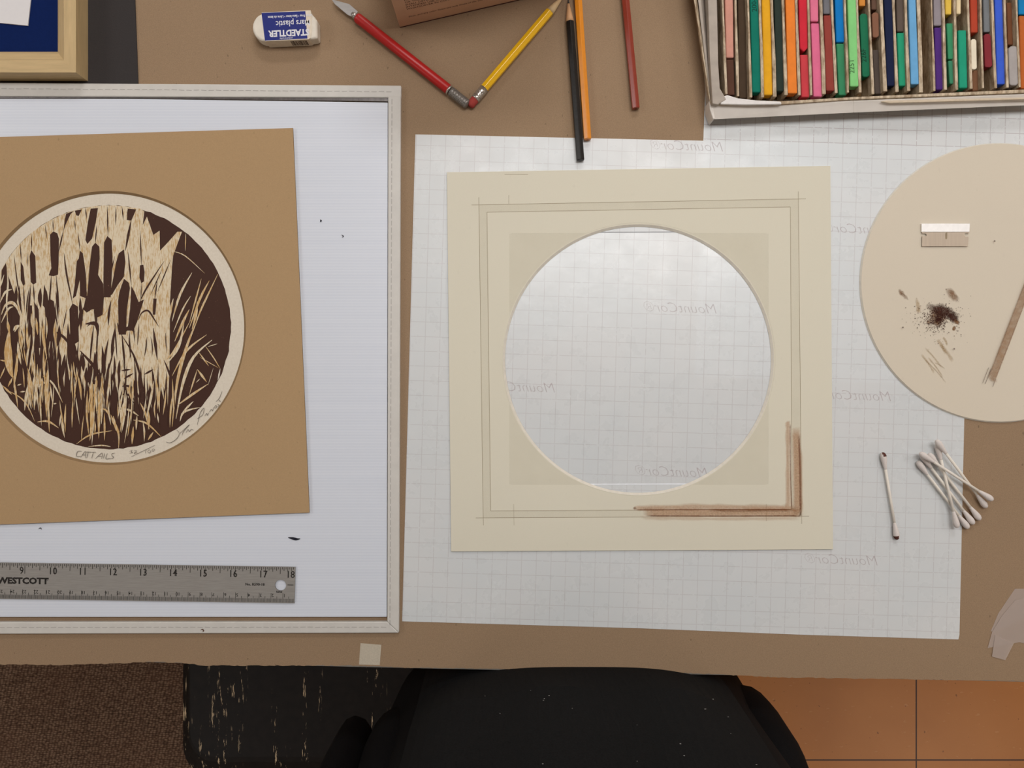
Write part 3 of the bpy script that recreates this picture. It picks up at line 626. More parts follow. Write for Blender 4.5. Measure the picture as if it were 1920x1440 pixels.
pencil('orange pencil lying close beside the black pencil', 'pencil', (1101.5, 262), (1078, -90), .0034, plain('orange_lacquer', (222, 138, 34), .32, spec=.5, coat=.4, vary=.03), plain('orange_lead', (196, 110, 30), .6), WD, tipped=False)
pencil('dark red pencil lying alone left of the pastel box', 'pencil', (1192, 204), (1164, -90), .0034, plain('dark_red_lacquer', (140, 52, 36), .32, spec=.5, coat=.4, vary=.04), plain('dark_red_lead', (104, 34, 26), .6), WD, tipped=False)
# craft knife
h = .0003 + .0043; Av, Bv = axis((878, 197), (662, 27), h); d = (Bv - Av).normalized(); Lk = (Bv - Av).length
kn = thing('craft_knife', 'red handled craft knife pointing up and left', 'knife', (Av + Bv) / 2 - Vector((0, 0, .0043)))
capL = .0195
mb = MB(); prof = [(0, .0024), (.0008, .0036)]
for k in range(7): prof += [(.0012 + k * .0026, .0041), (.0024 + k * .0026, .0041), (.0030 + k * .0026, .00392)]
mb.lathe(Av, Bv, prof, 28); 
t = NT('knurled_metal'); ck = t.n('ShaderNodeTexChecker'); ck.inputs['Scale'].default_value = 1500; t.l(t.coord(rot=.8), ck.inputs['Vector'])
b = t.bsdf(t.mix(ck.outputs['Fac'], lin((150, 144, 138)), lin((104, 100, 96))), .4, metal=.5); t.bump(b, ck.outputs['Fac'], .4, .0003)
mb.build('end_cap', t.done(b), kn, smooth=True)
MB().lathe(Av, Bv, [(capL, .0040), (capL + .0002, .0043), (capL + .0014, .0043), (capL + .0016, .0040)], 28).build('ring', steel('knife_ring_metal', (190, 184, 178), .25, (1, 1, 1), .08, 200), kn, smooth=True)
MB().lathe(Av, Bv, [(capL + .0016, .0039), (capL + .002, .0042), (Lk - .006, .0042), (Lk - .0045, .0040), (Lk - .004, .0037)], 28).build('grip', plain('red_grip', (178, 30, 30), .35, spec=.45, vary=.03), kn, smooth=True)
MB().lathe(Av, Bv, [(Lk - .004, .0028), (Lk - .001, .0027), (Lk + .0012, .0016)], 18).build('collar', steel('collar_metal', (176, 172, 168), .3, (1, 1, 1), .08, 200), kn, smooth=True)
bl = [(671, 22), (655, 8), (622, -1), (628, 8), (652, 28), (664, 33)]
mb = MB(); mb.prism(clockfix([P(x, y, h) for x, y in bl]), TZ + h - .0003, TZ + h + .0003); mb.build('blade', steel('blade_metal', (196, 196, 196), .3, (1, 8, 1), .12), kn)

# ------------------------------------------------------------------ brown cardboard box, top
A0 = P(750, 52, .0003); B0 = P(975, 0, .0003); dx = (B0 - A0).normalized(); dy = Vector((-dx.y, dx.x, 0)); W, Dp, Hh = .150, .06, .095
bx = thing('carton', 'small brown carton with fine print on its side', 'box', A0 + dx * W / 2 + dy * Dp / 2)
base = [A0, A0 + dx * W, A0 + dx * W + dy * Dp, A0 + dy * Dp]
MB().hexa(base, [v + Vector((0, 0, Hh)) for v in base]).build('body', plain('mauve_brown_card', (206, 164, 134), .7, vary=.05, nscale=40), bx, bevel=.0006)
fr_t = [Vector(v) for v in base]
tx = MB()
LINES = ['THE USE AND APPLICATION OF THIS MATERIAL BY OTHERS IS BEYOND OUR', 'CONTROL AND NO WARRANTY IS MADE AS TO ITS FITNESS FOR ANY', 'PARTICULAR PURPOSE. BUYER ASSUMES ALL RISK OF ITS USE AND', 'HANDLING. SELLER AND MANUFACTURER ARE NOT LIABLE FOR ANY', 'LOSS OR DAMAGE, DIRECT OR CONSEQUENTIAL, FROM THE USE OF', 'OR THE INABILITY TO USE THE PRODUCT. BEFORE USING, USER', 'SHALL DETERMINE THE SUITABILITY OF THE PRODUCT FOR THE', 'INTENDED USE, AND USER ASSUMES ALL RISK AND LIABILITY', 'WHATSOEVER IN CONNECTION THEREWITH. THIS LIMITATION']
def btext(s_, u, z_, size, align='LEFT'):
    vs, fs = text_geo(s_, size, align); o = A0 - dy * .0001 + dx * u + Vector((0, 0, z_)); tx.add([o + dx * v.x + Vector((0, 0, v.y)) for v in vs], fs)
for i, s_ in enumerate(LINES): btext(s_, .0095, .0275 + (len(LINES) - 1 - i) * .0036, .0034)
btext('Sizes, and any color listed are only those of the box that has been closed', .0095, .0150, .0030); btext('Made in U.S.A.', .092, .0075, .0032)
tx.build('fine_print', plain('dark_brown_print', (62, 32, 28), .7), bx)
MB().add([A0 - dy * .0002 + Vector((0, 0, .0001)), A0 + dx * W - dy * .0002 + Vector((0, 0, .0001)), A0 + dx * W - dy * .0002 + Vector((0, 0, .0014)), A0 - dy * .0002 + Vector((0, 0, .0014))], [[0, 1, 2, 3]]).build('dark_edge', plain('dark_maroon_edge', (74, 30, 28), .7), bx)

# ------------------------------------------------------------------ gridded release paper
def gsheet(label, pts, h, strength):
    o = sheet('grid_paper', pts, h, h + .0001, M_white); o.data.materials[0] = grid_paper(strength, o.location); tag(o, label, 'paper'); return o
g2 = gsheet('grid release paper under the pastel box, its corner covered by the larger sheet', [(1331, -60), (1980, -40), (1935, 726), (1302, 706)], .00034, .4)
g1 = gsheet('large grid release paper lying under the cream mat', [(779, 252), (1325, 264), (1822, 276), (1808, 785), (1799, 1190), (1797, 1199), (1500, 1190), (1200, 1178), (754, 1165), (765, 760)], .0006, .20)
t = NT('clear_acetate'); tr = t.n('ShaderNodeBsdfTransparent'); tr.inputs[0].default_value = (1, 1, 1, 1)
gl = t.n('ShaderNodeBsdfGlossy'); mo = t.noise(t.coord(), 40, 5, .65); t.l(t.math('ADD', t.math('MULTIPLY', mo, .30), .16), gl.inputs['Roughness'])
bp = t.n('ShaderNodeBump'); bp.inputs['Strength'].default_value = .45; bp.inputs['Distance'].default_value = .0022; t.l(t.noise(t.coord(), 16, 5, .6), bp.inputs['Height']); t.l(bp.outputs[0], gl.inputs['Normal'])
fr2 = t.sheen(.036); mx = t.n('ShaderNodeMixShader'); t.l(fr2, mx.inputs[0]); t.l(tr.outputs[0], mx.inputs[1]); t.l(gl.outputs[0], mx.inputs[2]); t.l(mx.outputs[0], t.out.inputs['Surface'])
g3 = thing('clear_film', 'square of clear film under the cream mat, seen through its round opening', 'film', P(1199, 672, .00082))
MB().add([P(x, y, .00084) for x, y in ((957, 910), (1443, 908), (1441, 434), (955, 437))], [[0, 1, 2, 3]]).build('film', t.m, g3)
ed_ = MB(); line(ed_, (957, 436.5), (1440, 434), 1.6, .00086); ed_.build('painted_edge', plain('film_edge_shadow', (150, 152, 156), .4), g3)  # shadow along the film's upper edge, painted as a grey line
ed_ = MB(); line(ed_, (958, 908.5), (1442, 907), 2.4, .00086); ed_.build('painted_edge', plain('film_edge_highlight', (236, 240, 246), .4), g3)  # highlight on the film's lower edge, painted as a white line
t = NT('faint_pink_print'); M_wm = t.alpha(t.bsdf(lin((170, 112, 124)), .7), .22)
for par, specs, h in ((g1, [(1614, 430, 0), (1605, 742, 0), (1580, 1050, 0), (1290, 274, 0), (1278, 578, 0), (975, 726, 0), (1262, 885, 0)], .00073),):
    for x, y, a in specs:
        mb = MB(); put_text(mb, 'MountCor\u00ae', x, y, h, 20, math.radians(-2.0), shear=.35, mirror=True, bold=-.0002)
        mb.build('watermark_print', M_wm, par)

# ------------------------------------------------------------------ cream mat
cm = thing('cream_mat', 'square cream mat with round opening, ruled lines and brown pastel corner', 'mat board', P(1200, 672, .00095))
ch0, ch1 = .00098, .0025
mb = MB(); mat_with_hole(mb, [(846, 1034), (1562, 1030), (1557, 311), (838, 323)], (1197, 674.5), 254, ch0, ch1, 4.2)
z = ch1 + .00004
def rquad(q, w, mi, ext=14):
    TL, TR, BR, BL = q
    e = lambda a, b: ((a[0] + (a[0] - b[0]) / math.dist(a, b) * ext, a[1] + (a[1] - b[1]) / math.dist(a, b) * ext), (b[0] + (b[0] - a[0]) / math.dist(a, b) * ext, b[1] + (b[1] - a[1]) / math.dist(a, b) * ext))
    for a, b in ((TL, TR), (TR, BR), (BR, BL), (BL, TL)): line(mb, *e(a, b), w, z, mi)
OUT = [(898, 384), (1497, 373), (1503, 968), (906, 971)]; INN = [(913, 398), (1482, 388), (1485, 955), (920, 958)]
rquad(OUT, .9, 2, 14); rquad(INN, .9, 2, 0)
line(mb, (954, 366), (954, 382), .7, z, 2); line(mb, (1437, 945), (1437, 977), .7, z, 2); line(mb, (963, 945), (964, 985), .5, z, 2)
line(mb, (946, 327), (990, 327), .8, z, 2)
mbo = mb.build('board', [M_cream, M_creamcore, plain('pencil_rule', (158, 146, 122), .7)], cm)
# pale washes and the brown pastel, as pigment on the board
wsh = MB()
zz = ch1 + .00002
for a, b in ((0, 1), (1, 2), (2, 3), (3, 0)):
    wsh.add([P(*OUT[a], zz), P(*OUT[b], zz), P(*INN[b], zz), P(*INN[a], zz)], [[0, 1, 2, 3]], 0, [.10] * 4)
N = 360; ring = []
for i in range(N + 1):
    a = 2 * math.pi * i / N; c_, s_ = math.cos(a), math.sin(a); k = min(243 / max(abs(c_), 1e-6), 236 / max(abs(s_), 1e-6)); ring.append(((1198 + c_ * max(k, 256), 673 + s_ * max(k, 256)), (1197 + c_ * 255.5, 674.5 + s_ * 255.5)))
for i in range(N): wsh.add([P(*ring[i][0], zz), P(*ring[i][1], zz), P(*ring[i + 1][1], zz), P(*ring[i + 1][0], zz)], [[0, 1, 2, 3]], 0, [.10] * 4)
wsh.build('pale_wash', pigment('olive_wash', (176, 166, 138), 60, .1, .9), cm, attr=True)
ps = MB(); zp = ch1 + .00007
stroke(ps, [(1188, 953), (1300, 950), (1420, 951), (1492, 952)], 13, zp, .42, .8, 0, .02, .3)
stroke(ps, [(1205, 961), (1320, 961), (1420, 960), (1502, 961)], 19, zp, .5, .6, 0, .06, .1)
stroke(ps, [(1190, 956), (1330, 955.5), (1484, 955)], 2.6, zp, .75, .9, 1, .01, .1)
stroke(ps, [(1330, 957.5), (1400, 957.5), (1486, 957)], 6, zp, .35, .9, 1, .2, .2)
stroke(ps, [(1212, 967), (1350, 967.5), (1500, 967)], 3.6, zp, .7, .9, 1, .06, .1)
stroke(ps, [(1200, 972), (1350, 973), (1502, 972)], 8, zp, .28, .9, 0, .1, .3)
stroke(ps, [(1492, 800), (1494, 860), (1495, 920), (1496, 970)], 19, zp, .5, .6, 0, .12, .1)
stroke(ps, [(1477, 788), (1477, 850), (1478, 952)], 11, zp, .42, .8, 0, .05, .25)
stroke(ps, [(1481.5, 795), (1482, 870), (1484, 955)], 2.6, zp, .75, .9, 1, .05, .1)
stroke(ps, [(1498, 815), (1500, 880), (1501, 967)], 5, zp, .75, .9, 1, .15, .1)
stroke(ps, [(1502, 840), (1503, 900), (1505, 970)], 7, zp, .28, .9, 0, .2, .3)
blot(ps, 1190, 953, 4, 3.5, 0, zp + 3e-5, .6, 1)
ps.build('pastel_stroke', [pigment('brown_pastel_soft', (190, 134, 86), 700, .1, .7), pigment('brown_pastel_dark', (136, 80, 48), 700, .1, .7)], cm, attr=True)

# ------------------------------------------------------------------ cream disc, razor blade
dc = thing('cream_disc', 'round cream board cutout with pastel smudges at right edge', 'board', P(1875, 530, .0008))
dh0, dh1 = .0009, .0024; R_ = 260.5
top = disc_pts(1875.5, 530, R_, 128, dh1); low = disc_pts(1875.5, 530, R_ + 2.2, 128, dh1)
mb = MB(); mb.rings([[Vector((p.x, p.y, TZ + dh0)) for p in low], [Vector((p.x, p.y, TZ + dh1 - .0003)) for p in top], top], 1, cap=False)
mb.add(top, [list(range(128))], 0); mb.add([Vector((p.x, p.y, TZ + dh0)) for p in low], [list(range(128))[::-1]], 0)
mb.build('board', [M_disccream, M_creamcore], dc)
sm = MB(); zd = dh1 + .00005
blot(sm, 1690, 549, 5, 9, -.8, zd, .75, 0); blot(sm, 1697, 556, 4, 9, -.8, zd, .5, 0); blot(sm, 1786, 552, 9, 18, -.6, zd, .8, 0); blot(sm, 1721, 572, 5, 14, -.2, zd, .5, 2); blot(sm, 1722, 582, 5, 6, 0, zd, .5, 2)
blot(sm, 1768, 584, 30, 14, .35, zd + 1e-5, .95, 1, .5); blot(sm, 1758, 592, 20, 18, 0, zd, .8, 0, .4); blot(sm, 1787, 596, 14, 9, .6, zd + 1e-5, .95, 1, .5); blot(sm, 1794, 604, 7, 4.5, .5, zd + 2e-5, .9, 0, .6); blot(sm, 1789, 616, 3.5, 5.5, .3, zd + 2e-5, .9, 0, .6); blot(sm, 1758, 606, 10, 8, 0, zd, .7, 0); blot(sm, 1742, 604, 6, 6, 0, zd, .6, 0)
for a, b, w, al, mi in (((1757, 636), (1774, 664), 7, .45, 2), ((1762, 645), (1787, 678), 8, .4, 2), ((1768, 632), (1776, 648), 5, .5, 2), ((1734, 652), (1766, 690), 4, .4, 2), ((1727, 664), (1752, 700), 5, .4, 2), ((1740, 670), (1768, 708), 4, .4, 2), ((1732, 672), (1774, 718), 3, .4, 2), ((1752, 680), (1772, 692), 3, .35, 2)):
    stroke(sm, [a, ((a[0] + b[0]) / 2 + 1, (a[1] + b[1]) / 2 - 1), b], w, zd, al, .7, mi, .2, .2)
rd = random.Random(3)
for i in range(1000):
    a = rd.uniform(0, 6.28); r = abs(rd.gauss(0, 1)); x = 1760 + r * 24 * math.cos(a); y = 598 + r * 17 * math.sin(a)
    if 1772 < x < 1786 and 606 < y < 622: continue
    s_ = rd.uniform(.35, .95); zq = zd + sm.lift(8e-7); q = [P(x - s_, y - s_, zq), P(x - s_, y + s_, zq), P(x + s_, y + s_ * .6, zq), P(x + s_ * .7, y - s_, zq)]
    sm.add(q, [[0, 1, 2, 3]], 1, [.8] * 4)
for x, y in ((1865, 452), (1693, 614), (1789, 654)): blot(sm, x, y, 2.2, 1.8, 0, zd, .9, 1, .6)
# the brown band with ruled guide lines
e = Vector((1859, 712)); f = Vector((1936, 512)); dd = (f - e).normalized(); nn = Vector((-dd.y, dd.x)) 
for off, w, al, mi in ((0, 15, .6, 3), (-6.5, 2.6, .55, 0), (6.5, 2.6, .7, 0)):
    stroke(sm, [tuple(e + nn * off), tuple(e.lerp(f, .5) + nn * off), tuple(f + nn * off)], w, zd + 2e-5, al, .3, mi, .03, .06)
blot(sm, 1862, 711, 9, 5, .5, zd, .6, 3)
for k, o_ in enumerate((-13, -8, 7)):
    a = e + nn * o_ + dd * (20 if k < 2 else 4); b_ = e + nn * o_ - dd * 12
    stroke(sm, [tuple(a), tuple(a.lerp(b_, .5)), tuple(b_)], 1.2, zd + 3e-5, .9, .5, 1, .02)
sm.build('pastel_marks', [pigment('brown_dust_soft', (138, 102, 72)), pigment('brown_dust_dark', (72, 42, 34)), pigment('tan_dust', (180, 152, 112)), pigment('band_brown', (158, 118, 82), 240)], dc, attr=True)
rz = thing('razor_blade', 'single edge razor blade lying on the cream disc', 'razor blade', P(1773, 440, dh1))
rb_h = dh1 + .0012
prof = [(1729, 428), (1729, 462), (1815, 462), (1816, 444), (1810, 444), (1808, 441), (1810, 437.5), (1817, 437.5), (1818, 428)]
mb = MB(); mb.prism(clockfix([P(x, y, rb_h) for x, y in [(1729, 426), (1729, 438), (1736, 438), (1737.5, 440.5), (1736, 443), (1729, 443), (1729, 462), (1815, 462), (1816, 444), (1810, 444), (1808, 441), (1810, 437.5), (1817, 437.5), (1818, 426)]]), TZ + rb_h - .0003, TZ + rb_h)
slot = MB(); mb.build('blade', steel('razor_steel', (176, 162, 146), .34, (30, 1, 1), .1, 20), rz)
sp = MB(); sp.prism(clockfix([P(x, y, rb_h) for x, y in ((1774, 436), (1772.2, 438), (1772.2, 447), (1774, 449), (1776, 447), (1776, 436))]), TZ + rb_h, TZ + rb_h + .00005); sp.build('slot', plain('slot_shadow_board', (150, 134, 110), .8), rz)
MB().prism(clockfix([P(x, y, rb_h + .0006) for x, y in ((1728, 419), (1728, 435), (1818, 435), (1819, 419))]), TZ + dh1, TZ + rb_h + .0006).build('spine', plain('polished_aluminium', (240, 238, 236), .42, metal=.35, spec=.5, vary=.04), rz, bevel=.0003)

# ------------------------------------------------------------------ cotton swabs
M_cot = plain('cotton', (218, 210, 206), .95, spec=.05, vary=.03, nscale=900, bump=.3); M_pap = plain('swab_paper', (230, 223, 213), .7, vary=.03)
def swab(label, group, loc):
    th = thing('cotton_swab', label, 'cotton swab', loc, group)
    Ls = .0735
    c = Vector(loc); a = c - Vector((Ls / 2, 0, 0)); b = c + Vector((Ls / 2, 0, 0))
    MB().lathe(a, b, [(.006, .00115), (Ls - .006, .00115)], 12).build('stick', M_pap, th, smooth=True)
    cp = [(0, .0003), (.0004, .0012), (.0015, .0021), (.0035, .0026), (.006, .0025), (.010, .0019), (.0135, .0013), (.0145, .0011)]
    MB().lathe(a, b, cp, 16).build('cotton_tip', M_cot, th, smooth=True); MB().lathe(b, a, cp, 16).build('cotton_tip', M_cot, th, smooth=True)
    return th
def place(o, a, b, za, zb):
    pa, pb = P(*a, za), P(*b, zb); d = pb - pa; o.location = (pa + pb) / 2
    o.rotation_euler = (0, -math.atan2(d.z, math.hypot(d.x, d.y)), math.atan2(d.y, d.x)); k = d.length / .0735; o.scale = (k, 1, 1)
sw = swab('swab', 'cotton swabs in the loose pile', (0, 0, 0))
g0 = .0034
SW = [((1720, 865), (1816, 991), g0, g0, 'cotton swab lowest at the pile left side, its lower head second from the left'),
      ((1727, 852), (1826, 983), g0 + .0004, g0, 'cotton swab in the pile with its lower head third from the left'),
      ((1741, 850), (1838, 975), g0 + .0006, g0, 'cotton swab in the pile with its lower head fourth from the left'),
      ((1757, 831), (1795, 990), g0 + .0010, g0 + .0036, 'steepest cotton swab crossing the pile, its lower head leftmost'),
      ((1755, 825), (1850, 952), g0 + .0056, g0, 'cotton swab starting highest in the pile and ending on kraft paper'),
      ((1724, 849), (1862, 938), g0 + .0054, g0 + .0046, 'topmost cotton swab lying flattest across the pile, ending farthest right')]
for i, (a, b, za, zb, lab) in enumerate(SW):
    o = sw if i == 0 else copy_tree(sw)
    o['label'] = lab; place(o, a, b, za, zb)
us = copy_tree(sw); us['label'] = 'used cotton swab with brown stained tips lying alone on grid paper'; us['group'] = 'used cotton swab'
del us['group']; place(us, (1655, 848), (1682, 1012), g0, g0)
M_st = plain('brown_stain', (86, 50, 42), .9)
for ch in us.children:
    if ch.name.startswith('cotton_tip'):
        ch.data = ch.data.copy(); ch.data.materials.append(M_st)
        xs = [v.co.x for v in ch.data.vertices]; end = max(xs, key=abs)
        for p in ch.data.polygons:
            if abs(p.center.x - end) < .0042 and p.center.z > -.001 and p.center.y * (1 if end > 0 else -1) < .0012: p.material_index = 1

# ------------------------------------------------------------------ pastel box
pb = thing('pastel_box', 'worn white card box full of coloured pastels at upper right', 'box', P(1640, 80, .0006))
M_wc = plain('white_box_card', (226, 220, 213), .75, vary=.05, nscale=60); M_gc = plain('grey_box_card', (176, 166, 156), .8, vary=.08, nscale=120)
t = NT('dusty_divider_card'); nz = t.noise(t.coord(scale=(1, .3, 1)), 260, 4, .7); n2 = t.noise(t.coord(scale=(1, .15, 1)), 90, 4)
cc_ = t.ramp(nz, [(.32, lin((140, 120, 98))), (.62, lin((212, 196, 172)))]); cc_ = t.mix(t.ramp(n2, [(.5, (0, 0, 0)), (.75, (.5, .5, .5))]), cc_, lin((140, 106, 70)))
M_dv = t.done(t.bsdf(cc_, .9, spec=.1))
t = NT('dusty_tray_floor'); nz = t.noise(t.coord(), 160, 4, .7); M_tf = t.done(t.bsdf(t.ramp(nz, [(.3, lin((86, 62, 44))), (.5, lin((140, 112, 78))), (.7, lin((176, 152, 116)))]), .95, spec=.05))
hb, ht = .0022, .0215     # tray floor, wall top
def bq(pts, h0, h1): return clockfix([P(x, y, h1) for x, y in pts])
def slab(name, pts, h0, h1, m, par=pb, **k): return MB().prism(bq(pts, h0, h1), TZ + h0, TZ + h1).build(name, m, par, **k)
def fr(x): return 196 - (x - 1345) * (22.5 / 575)      # front wall line of the tray (photo row)
slab('tray_floor', [(1336, -70), (1975, -70), (1975, fr(1975) - 4), (1342, fr(1342) - 6)], .0008, hb, M_tf)
slab('left_wall', [(1325, -70), (1343, -70), (1347, 120), (1350, 165), (1362, 186), (1346, 196), (1336, 194), (1331, 110)], .0008, ht, M_gc, bevel=.0006)
slab('right_wall', [(1970, -72), (1975, -72), (1975, fr(1975)), (1970, fr(1970))], .0008, ht - .003, M_gc)
slab('back_wall', [(1326, -74), (1975, -74), (1975, -69), (1326, -69)], .0008, ht - .002, M_gc)
slab('front_wall', [(1352, 186), (1462, 190), (1600, fr(1600) - 4), (1975, fr(1975) - 6), (1975, fr(1975)), (1600, fr(1600)), (1462, 195.5), (1346, 196)], .0008, ht - .003, M_dv)
slab('paper_tape', [(1348, 183), (1364, 178), (1384, 184), (1420, 188), (1464, 190), (1466, 195), (1400, 196), (1352, 195)], ht - .0028, ht - .0005, plain('torn_white_paper', (226, 222, 220), .6, vary=.04), bevel=.0005)
# outer lid under the tray: white front face sloping out, second layer at right, splayed left side
mb = MB(); t0, t1 = .0165, .0125
a1, a2, b1, b2 = P(1339, 224, t1), P(1975, 195.5, t1), P(1334, 199, t0), P(1975, fr(1975) + 5, t0)
off = Vector((0, .0012, 0)); mid = [P(1600, 211.5, t1), P(1600, fr(1600) + 5, t0)]
mb.hexa([a1, mid[0], mid[0] + off, a1 + off], [b1, mid[1], mid[1] + off, b1 + off]); mb.hexa([mid[0], a2, a2 + off, mid[0] + off], [mid[1], b2, b2 + off, mid[1] + off])
mb.build('lid_front', M_wc, pb, bevel=.0004)
mb = MB(); q = [(1652, 190), (1668, 193), (1975, 184.5), (1975, 181), (1660, 188)]
mb.prism(bq(q, .0175, .019), TZ + .0168, TZ + .0188); mb.build('card_layer', plain('cream_card_edge', (206, 190, 168), .8), pb, bevel=.0004)
mb = MB(); mb.hexa([P(1306, -60, .001), P(1310, -60, .001), P(1337, 205, .001), P(1330, 212, .001)], [P(1292, -60, .020), P(1295, -60, .020), P(1333, 196, .017), P(1331, 190, .017)]); mb.build('lid_side', M_dv, pb)
mb = MB(); mb.hexa([P(1318, -60, .001), P(1321, -60, .001), P(1334, 190, .001), P(1332, 190, .001)], [P(1302, -60, .018), P(1308, -60, .018), P(1332, 172, .016), P(1329, 172, .016)]); mb.build('inner_flap', M_gc, pb)
slab('lid_corner', [(1330, 188), (1336, 196), (1341, 222), (1337, 223), (1331, 205)], .001, .016, M_wc, bevel=.0006)
# dividers: x at row 0, x at the front, front row, width
DIV = [(1355, 1362, 176, 4), (1379, 1384, 180, 4), (1402.5, 1408, 182, 5), (1425, 1430, 182, 5), (1447, 1453, 181, 6), (1468, 1474, 178, 6), (1493, 1499, 178, 5), (1515.5, 1521, 178, 4), (1539, 1545, 176, 6.5), (1560, 1568, 174, 5), (1584.5, 1590, 173, 4), (1607, 1613, 173, 5), (1629, 1637, 176, 5), (1652, 1660, 171, 7), (1675, 1682, 172, 6), (1698, 1704, 170, 6), (1722, 1727, 173, 7), (1746.5, 1752, 170, 4), (1768, 1773, 168, 5), (1789.5, 1794, 168, 5), (1815, 1821, 166, 5), (1838.5, 1843, 165, 4), (1860, 1867, 165, 5), (1884, 1889, 164, 5), (1906, 1912, 163, 4), (1930, 1936, 162, 5)]
for a, b, yf, w in DIV:
    s_ = (b - a) / yf; pts = []
    for (yy, sg) in ((-68, -1), (40, -1), (110, -1), (yf, -1), (yf, 1), (110, 1), (40, 1), (-68, 1)):
        pts.append((a + s_ * yy + sg * w / 2 * (.8 if yy == 40 else 1) + (random.uniform(-.7, .7) if 0 < yy < yf else 0), yy))
    slab('divider', pts, hb, ht - random.uniform(.0005, .002), M_dv)
# pastels: name, colour, x0 left, x0 right, y0, x1 left, x1 right, y1 , height, label
C = lambda *c: c
PAS = [
 ('salmon pink', (206, 148, 132), 1358.5, 1374, -40, 1361.5, 1376, 108, 'leftmost slot, behind a brown piece'),
 ('chocolate brown', (88, 60, 48), 1361.5, 1376, 111, 1364, 1378, 178, 'front of the first slot, below the salmon pink one'),
 ('dark umber', (82, 66, 52), 1383, 1398, -40, 1386.5, 1402.5, 184, 'second slot from the left'),
 ('deep teal', (20, 118, 100), 1405.5, 1422, -40, 1410.5, 1427, 173, 'third slot, between umber and yellow'),
 ('golden yellow', (228, 168, 40), 1427.5, 1443.5, -40, 1432.5, 1449, 178, 'fourth slot, the longest yellow one'),
 ('blackish green', (48, 58, 52), 1450.5, 1465, -40, 1456, 1470.5, 171, 'between golden yellow and orange'),
 ('bright orange', (234, 132, 54), 1472, 1489.5, -40, 1477.5, 1495, 175, 'between blackish green and red'),
 ('crimson red', (206, 46, 62), 1496.5, 1513, -40, 1500, 1515, 97, 'rear of the red slot, with a pointed end'),
 ('rose red', (202, 68, 76), 1500, 1515.5, 102, 1503, 1518, 182, 'front of the red slot'),
 ('pale pink', (222, 118, 148), 1518, 1534, -40, 1520, 1535, 40, 'rear of the pink slot, short end in view'),
 ('rose pink', (222, 112, 148), 1520.5, 1536, 43, 1525.5, 1542, 181, 'front of the pink slot, long one'),
 ('slate grey', (116, 116, 122), 1543, 1556, -40, 1544, 1557, 26, 'short end above the red brown one'),
 ('red brown', (146, 66, 58), 1544.5, 1558.5, 28, 1549, 1565, 170, 'long one below the slate grey end'),
 ('azure blue', (20, 122, 196), 1564.5, 1581, -40, 1568, 1584, 79, 'rear of the slot with a green front piece'),
 ('forest green', (62, 138, 98), 1568, 1584.5, 81, 1573, 1588, 178, 'directly below the azure blue one'),
 ('light green', (134, 206, 130), 1588, 1605, -40, 1594, 1611, 162, 'the only pale green stick'),
 ('ochre orange', (206, 136, 62), 1610.5, 1623, -40, 1611, 1623, 11, 'short end in view above the dark green stick'),
 ('dark green', (34, 112, 80), 1612, 1627, 25, 1617, 1632, 144, 'rounded stick right of the light green one'),
 ('dull brown', (112, 86, 72), 1634, 1646, -40, 1634.5, 1646, 18, 'end above a short reddish piece'),
 ('reddish brown', (134, 94, 74), 1635, 1648, 23, 1636.5, 1648.5, 70, 'short piece left of the navy one'),
 ('charcoal grey', (90, 80, 74), 1636.5, 1650, 93, 1641, 1655, 176, 'front left of the navy one'),
 ('navy blue', (28, 36, 66), 1656.5, 1673, -40, 1663.5, 1678, 161, 'the only very dark blue stick'),
 ('grey brown', (96, 84, 76), 1680, 1693.5, -40, 1682, 1695, 59, 'between navy and sky blue, above sea green'),
 ('sea green', (44, 156, 118), 1682, 1697.5, 61, 1686, 1701, 161, 'between navy and sky blue, at the front'),
 ('sky blue', (108, 168, 214), 1702.5, 1716, -40, 1708, 1723.5, 158, 'left of the empty brown slot'),
 ('lilac grey', (146, 138, 144), 1750.5, 1765, -40, 1751, 1766, 48, 'above the purple one'),
 ('purple', (82, 48, 124), 1752, 1767.5, 51, 1755, 1769.5, 168, 'the only violet stick'),
 ('mustard yellow', (222, 186, 78), 1771.5, 1785, -40, 1773, 1784.5, 27, 'short end right of the lilac grey one'),
 ('mid green', (64, 146, 104), 1775, 1788.5, 43, 1778, 1790.5, 111, 'broken rear half right of purple'),
 ('dull green', (70, 144, 110), 1778, 1790.5, 113, 1781, 1791, 157, 'broken front half right of purple'),
 ('ivory', (228, 208, 168), 1793, 1802.5, -40, 1793.5, 1802, 26, 'short end above the emerald stick'),
 ('emerald green', (38, 154, 122), 1796.5, 1812, 56, 1798.5, 1814.5, 165, 'long front stick left of the cream crumb'),
 ('brick red', (178, 70, 48), 1818.5, 1832.5, -40, 1820.5, 1834, 61, 'above the small white piece'),
 ('off white', (232, 222, 200), 1820.5, 1831, 73, 1822, 1832, 130, 'small tapering piece below brick red'),
 ('cocoa brown', (132, 94, 70), 1822.5, 1834, 131, 1824, 1836, 170, 'short stub below the off white piece'),
 ('steel grey', (120, 124, 128), 1843, 1855, -40, 1845, 1857, 60, 'above the maroon one'),
 ('maroon', (132, 48, 56), 1845, 1858, 63, 1847, 1861, 126, 'below steel grey, left of cobalt blue'),
 ('cobalt blue', (62, 96, 208), 1864, 1878.5, -40, 1869.5, 1885, 158, 'long one near the right edge'),
 ('walnut brown', (124, 80, 54), 1888, 1899.5, 4, 1890, 1903, 84, 'above the light grey block'),
 ('light grey', (168, 162, 160), 1891, 1910, 86, 1893, 1911.5, 160, 'wide block with rounded top near the right edge'),
 ('cerulean blue', (24, 124, 182), 1909, 1924, -40, 1910, 1925, 27, 'rightmost at the frame edge'),
 ('rust orange', (186, 100, 48), 1911, 1926, 29, 1914, 1930, 166, 'rightmost, below cerulean blue'),
]
hp = .0195
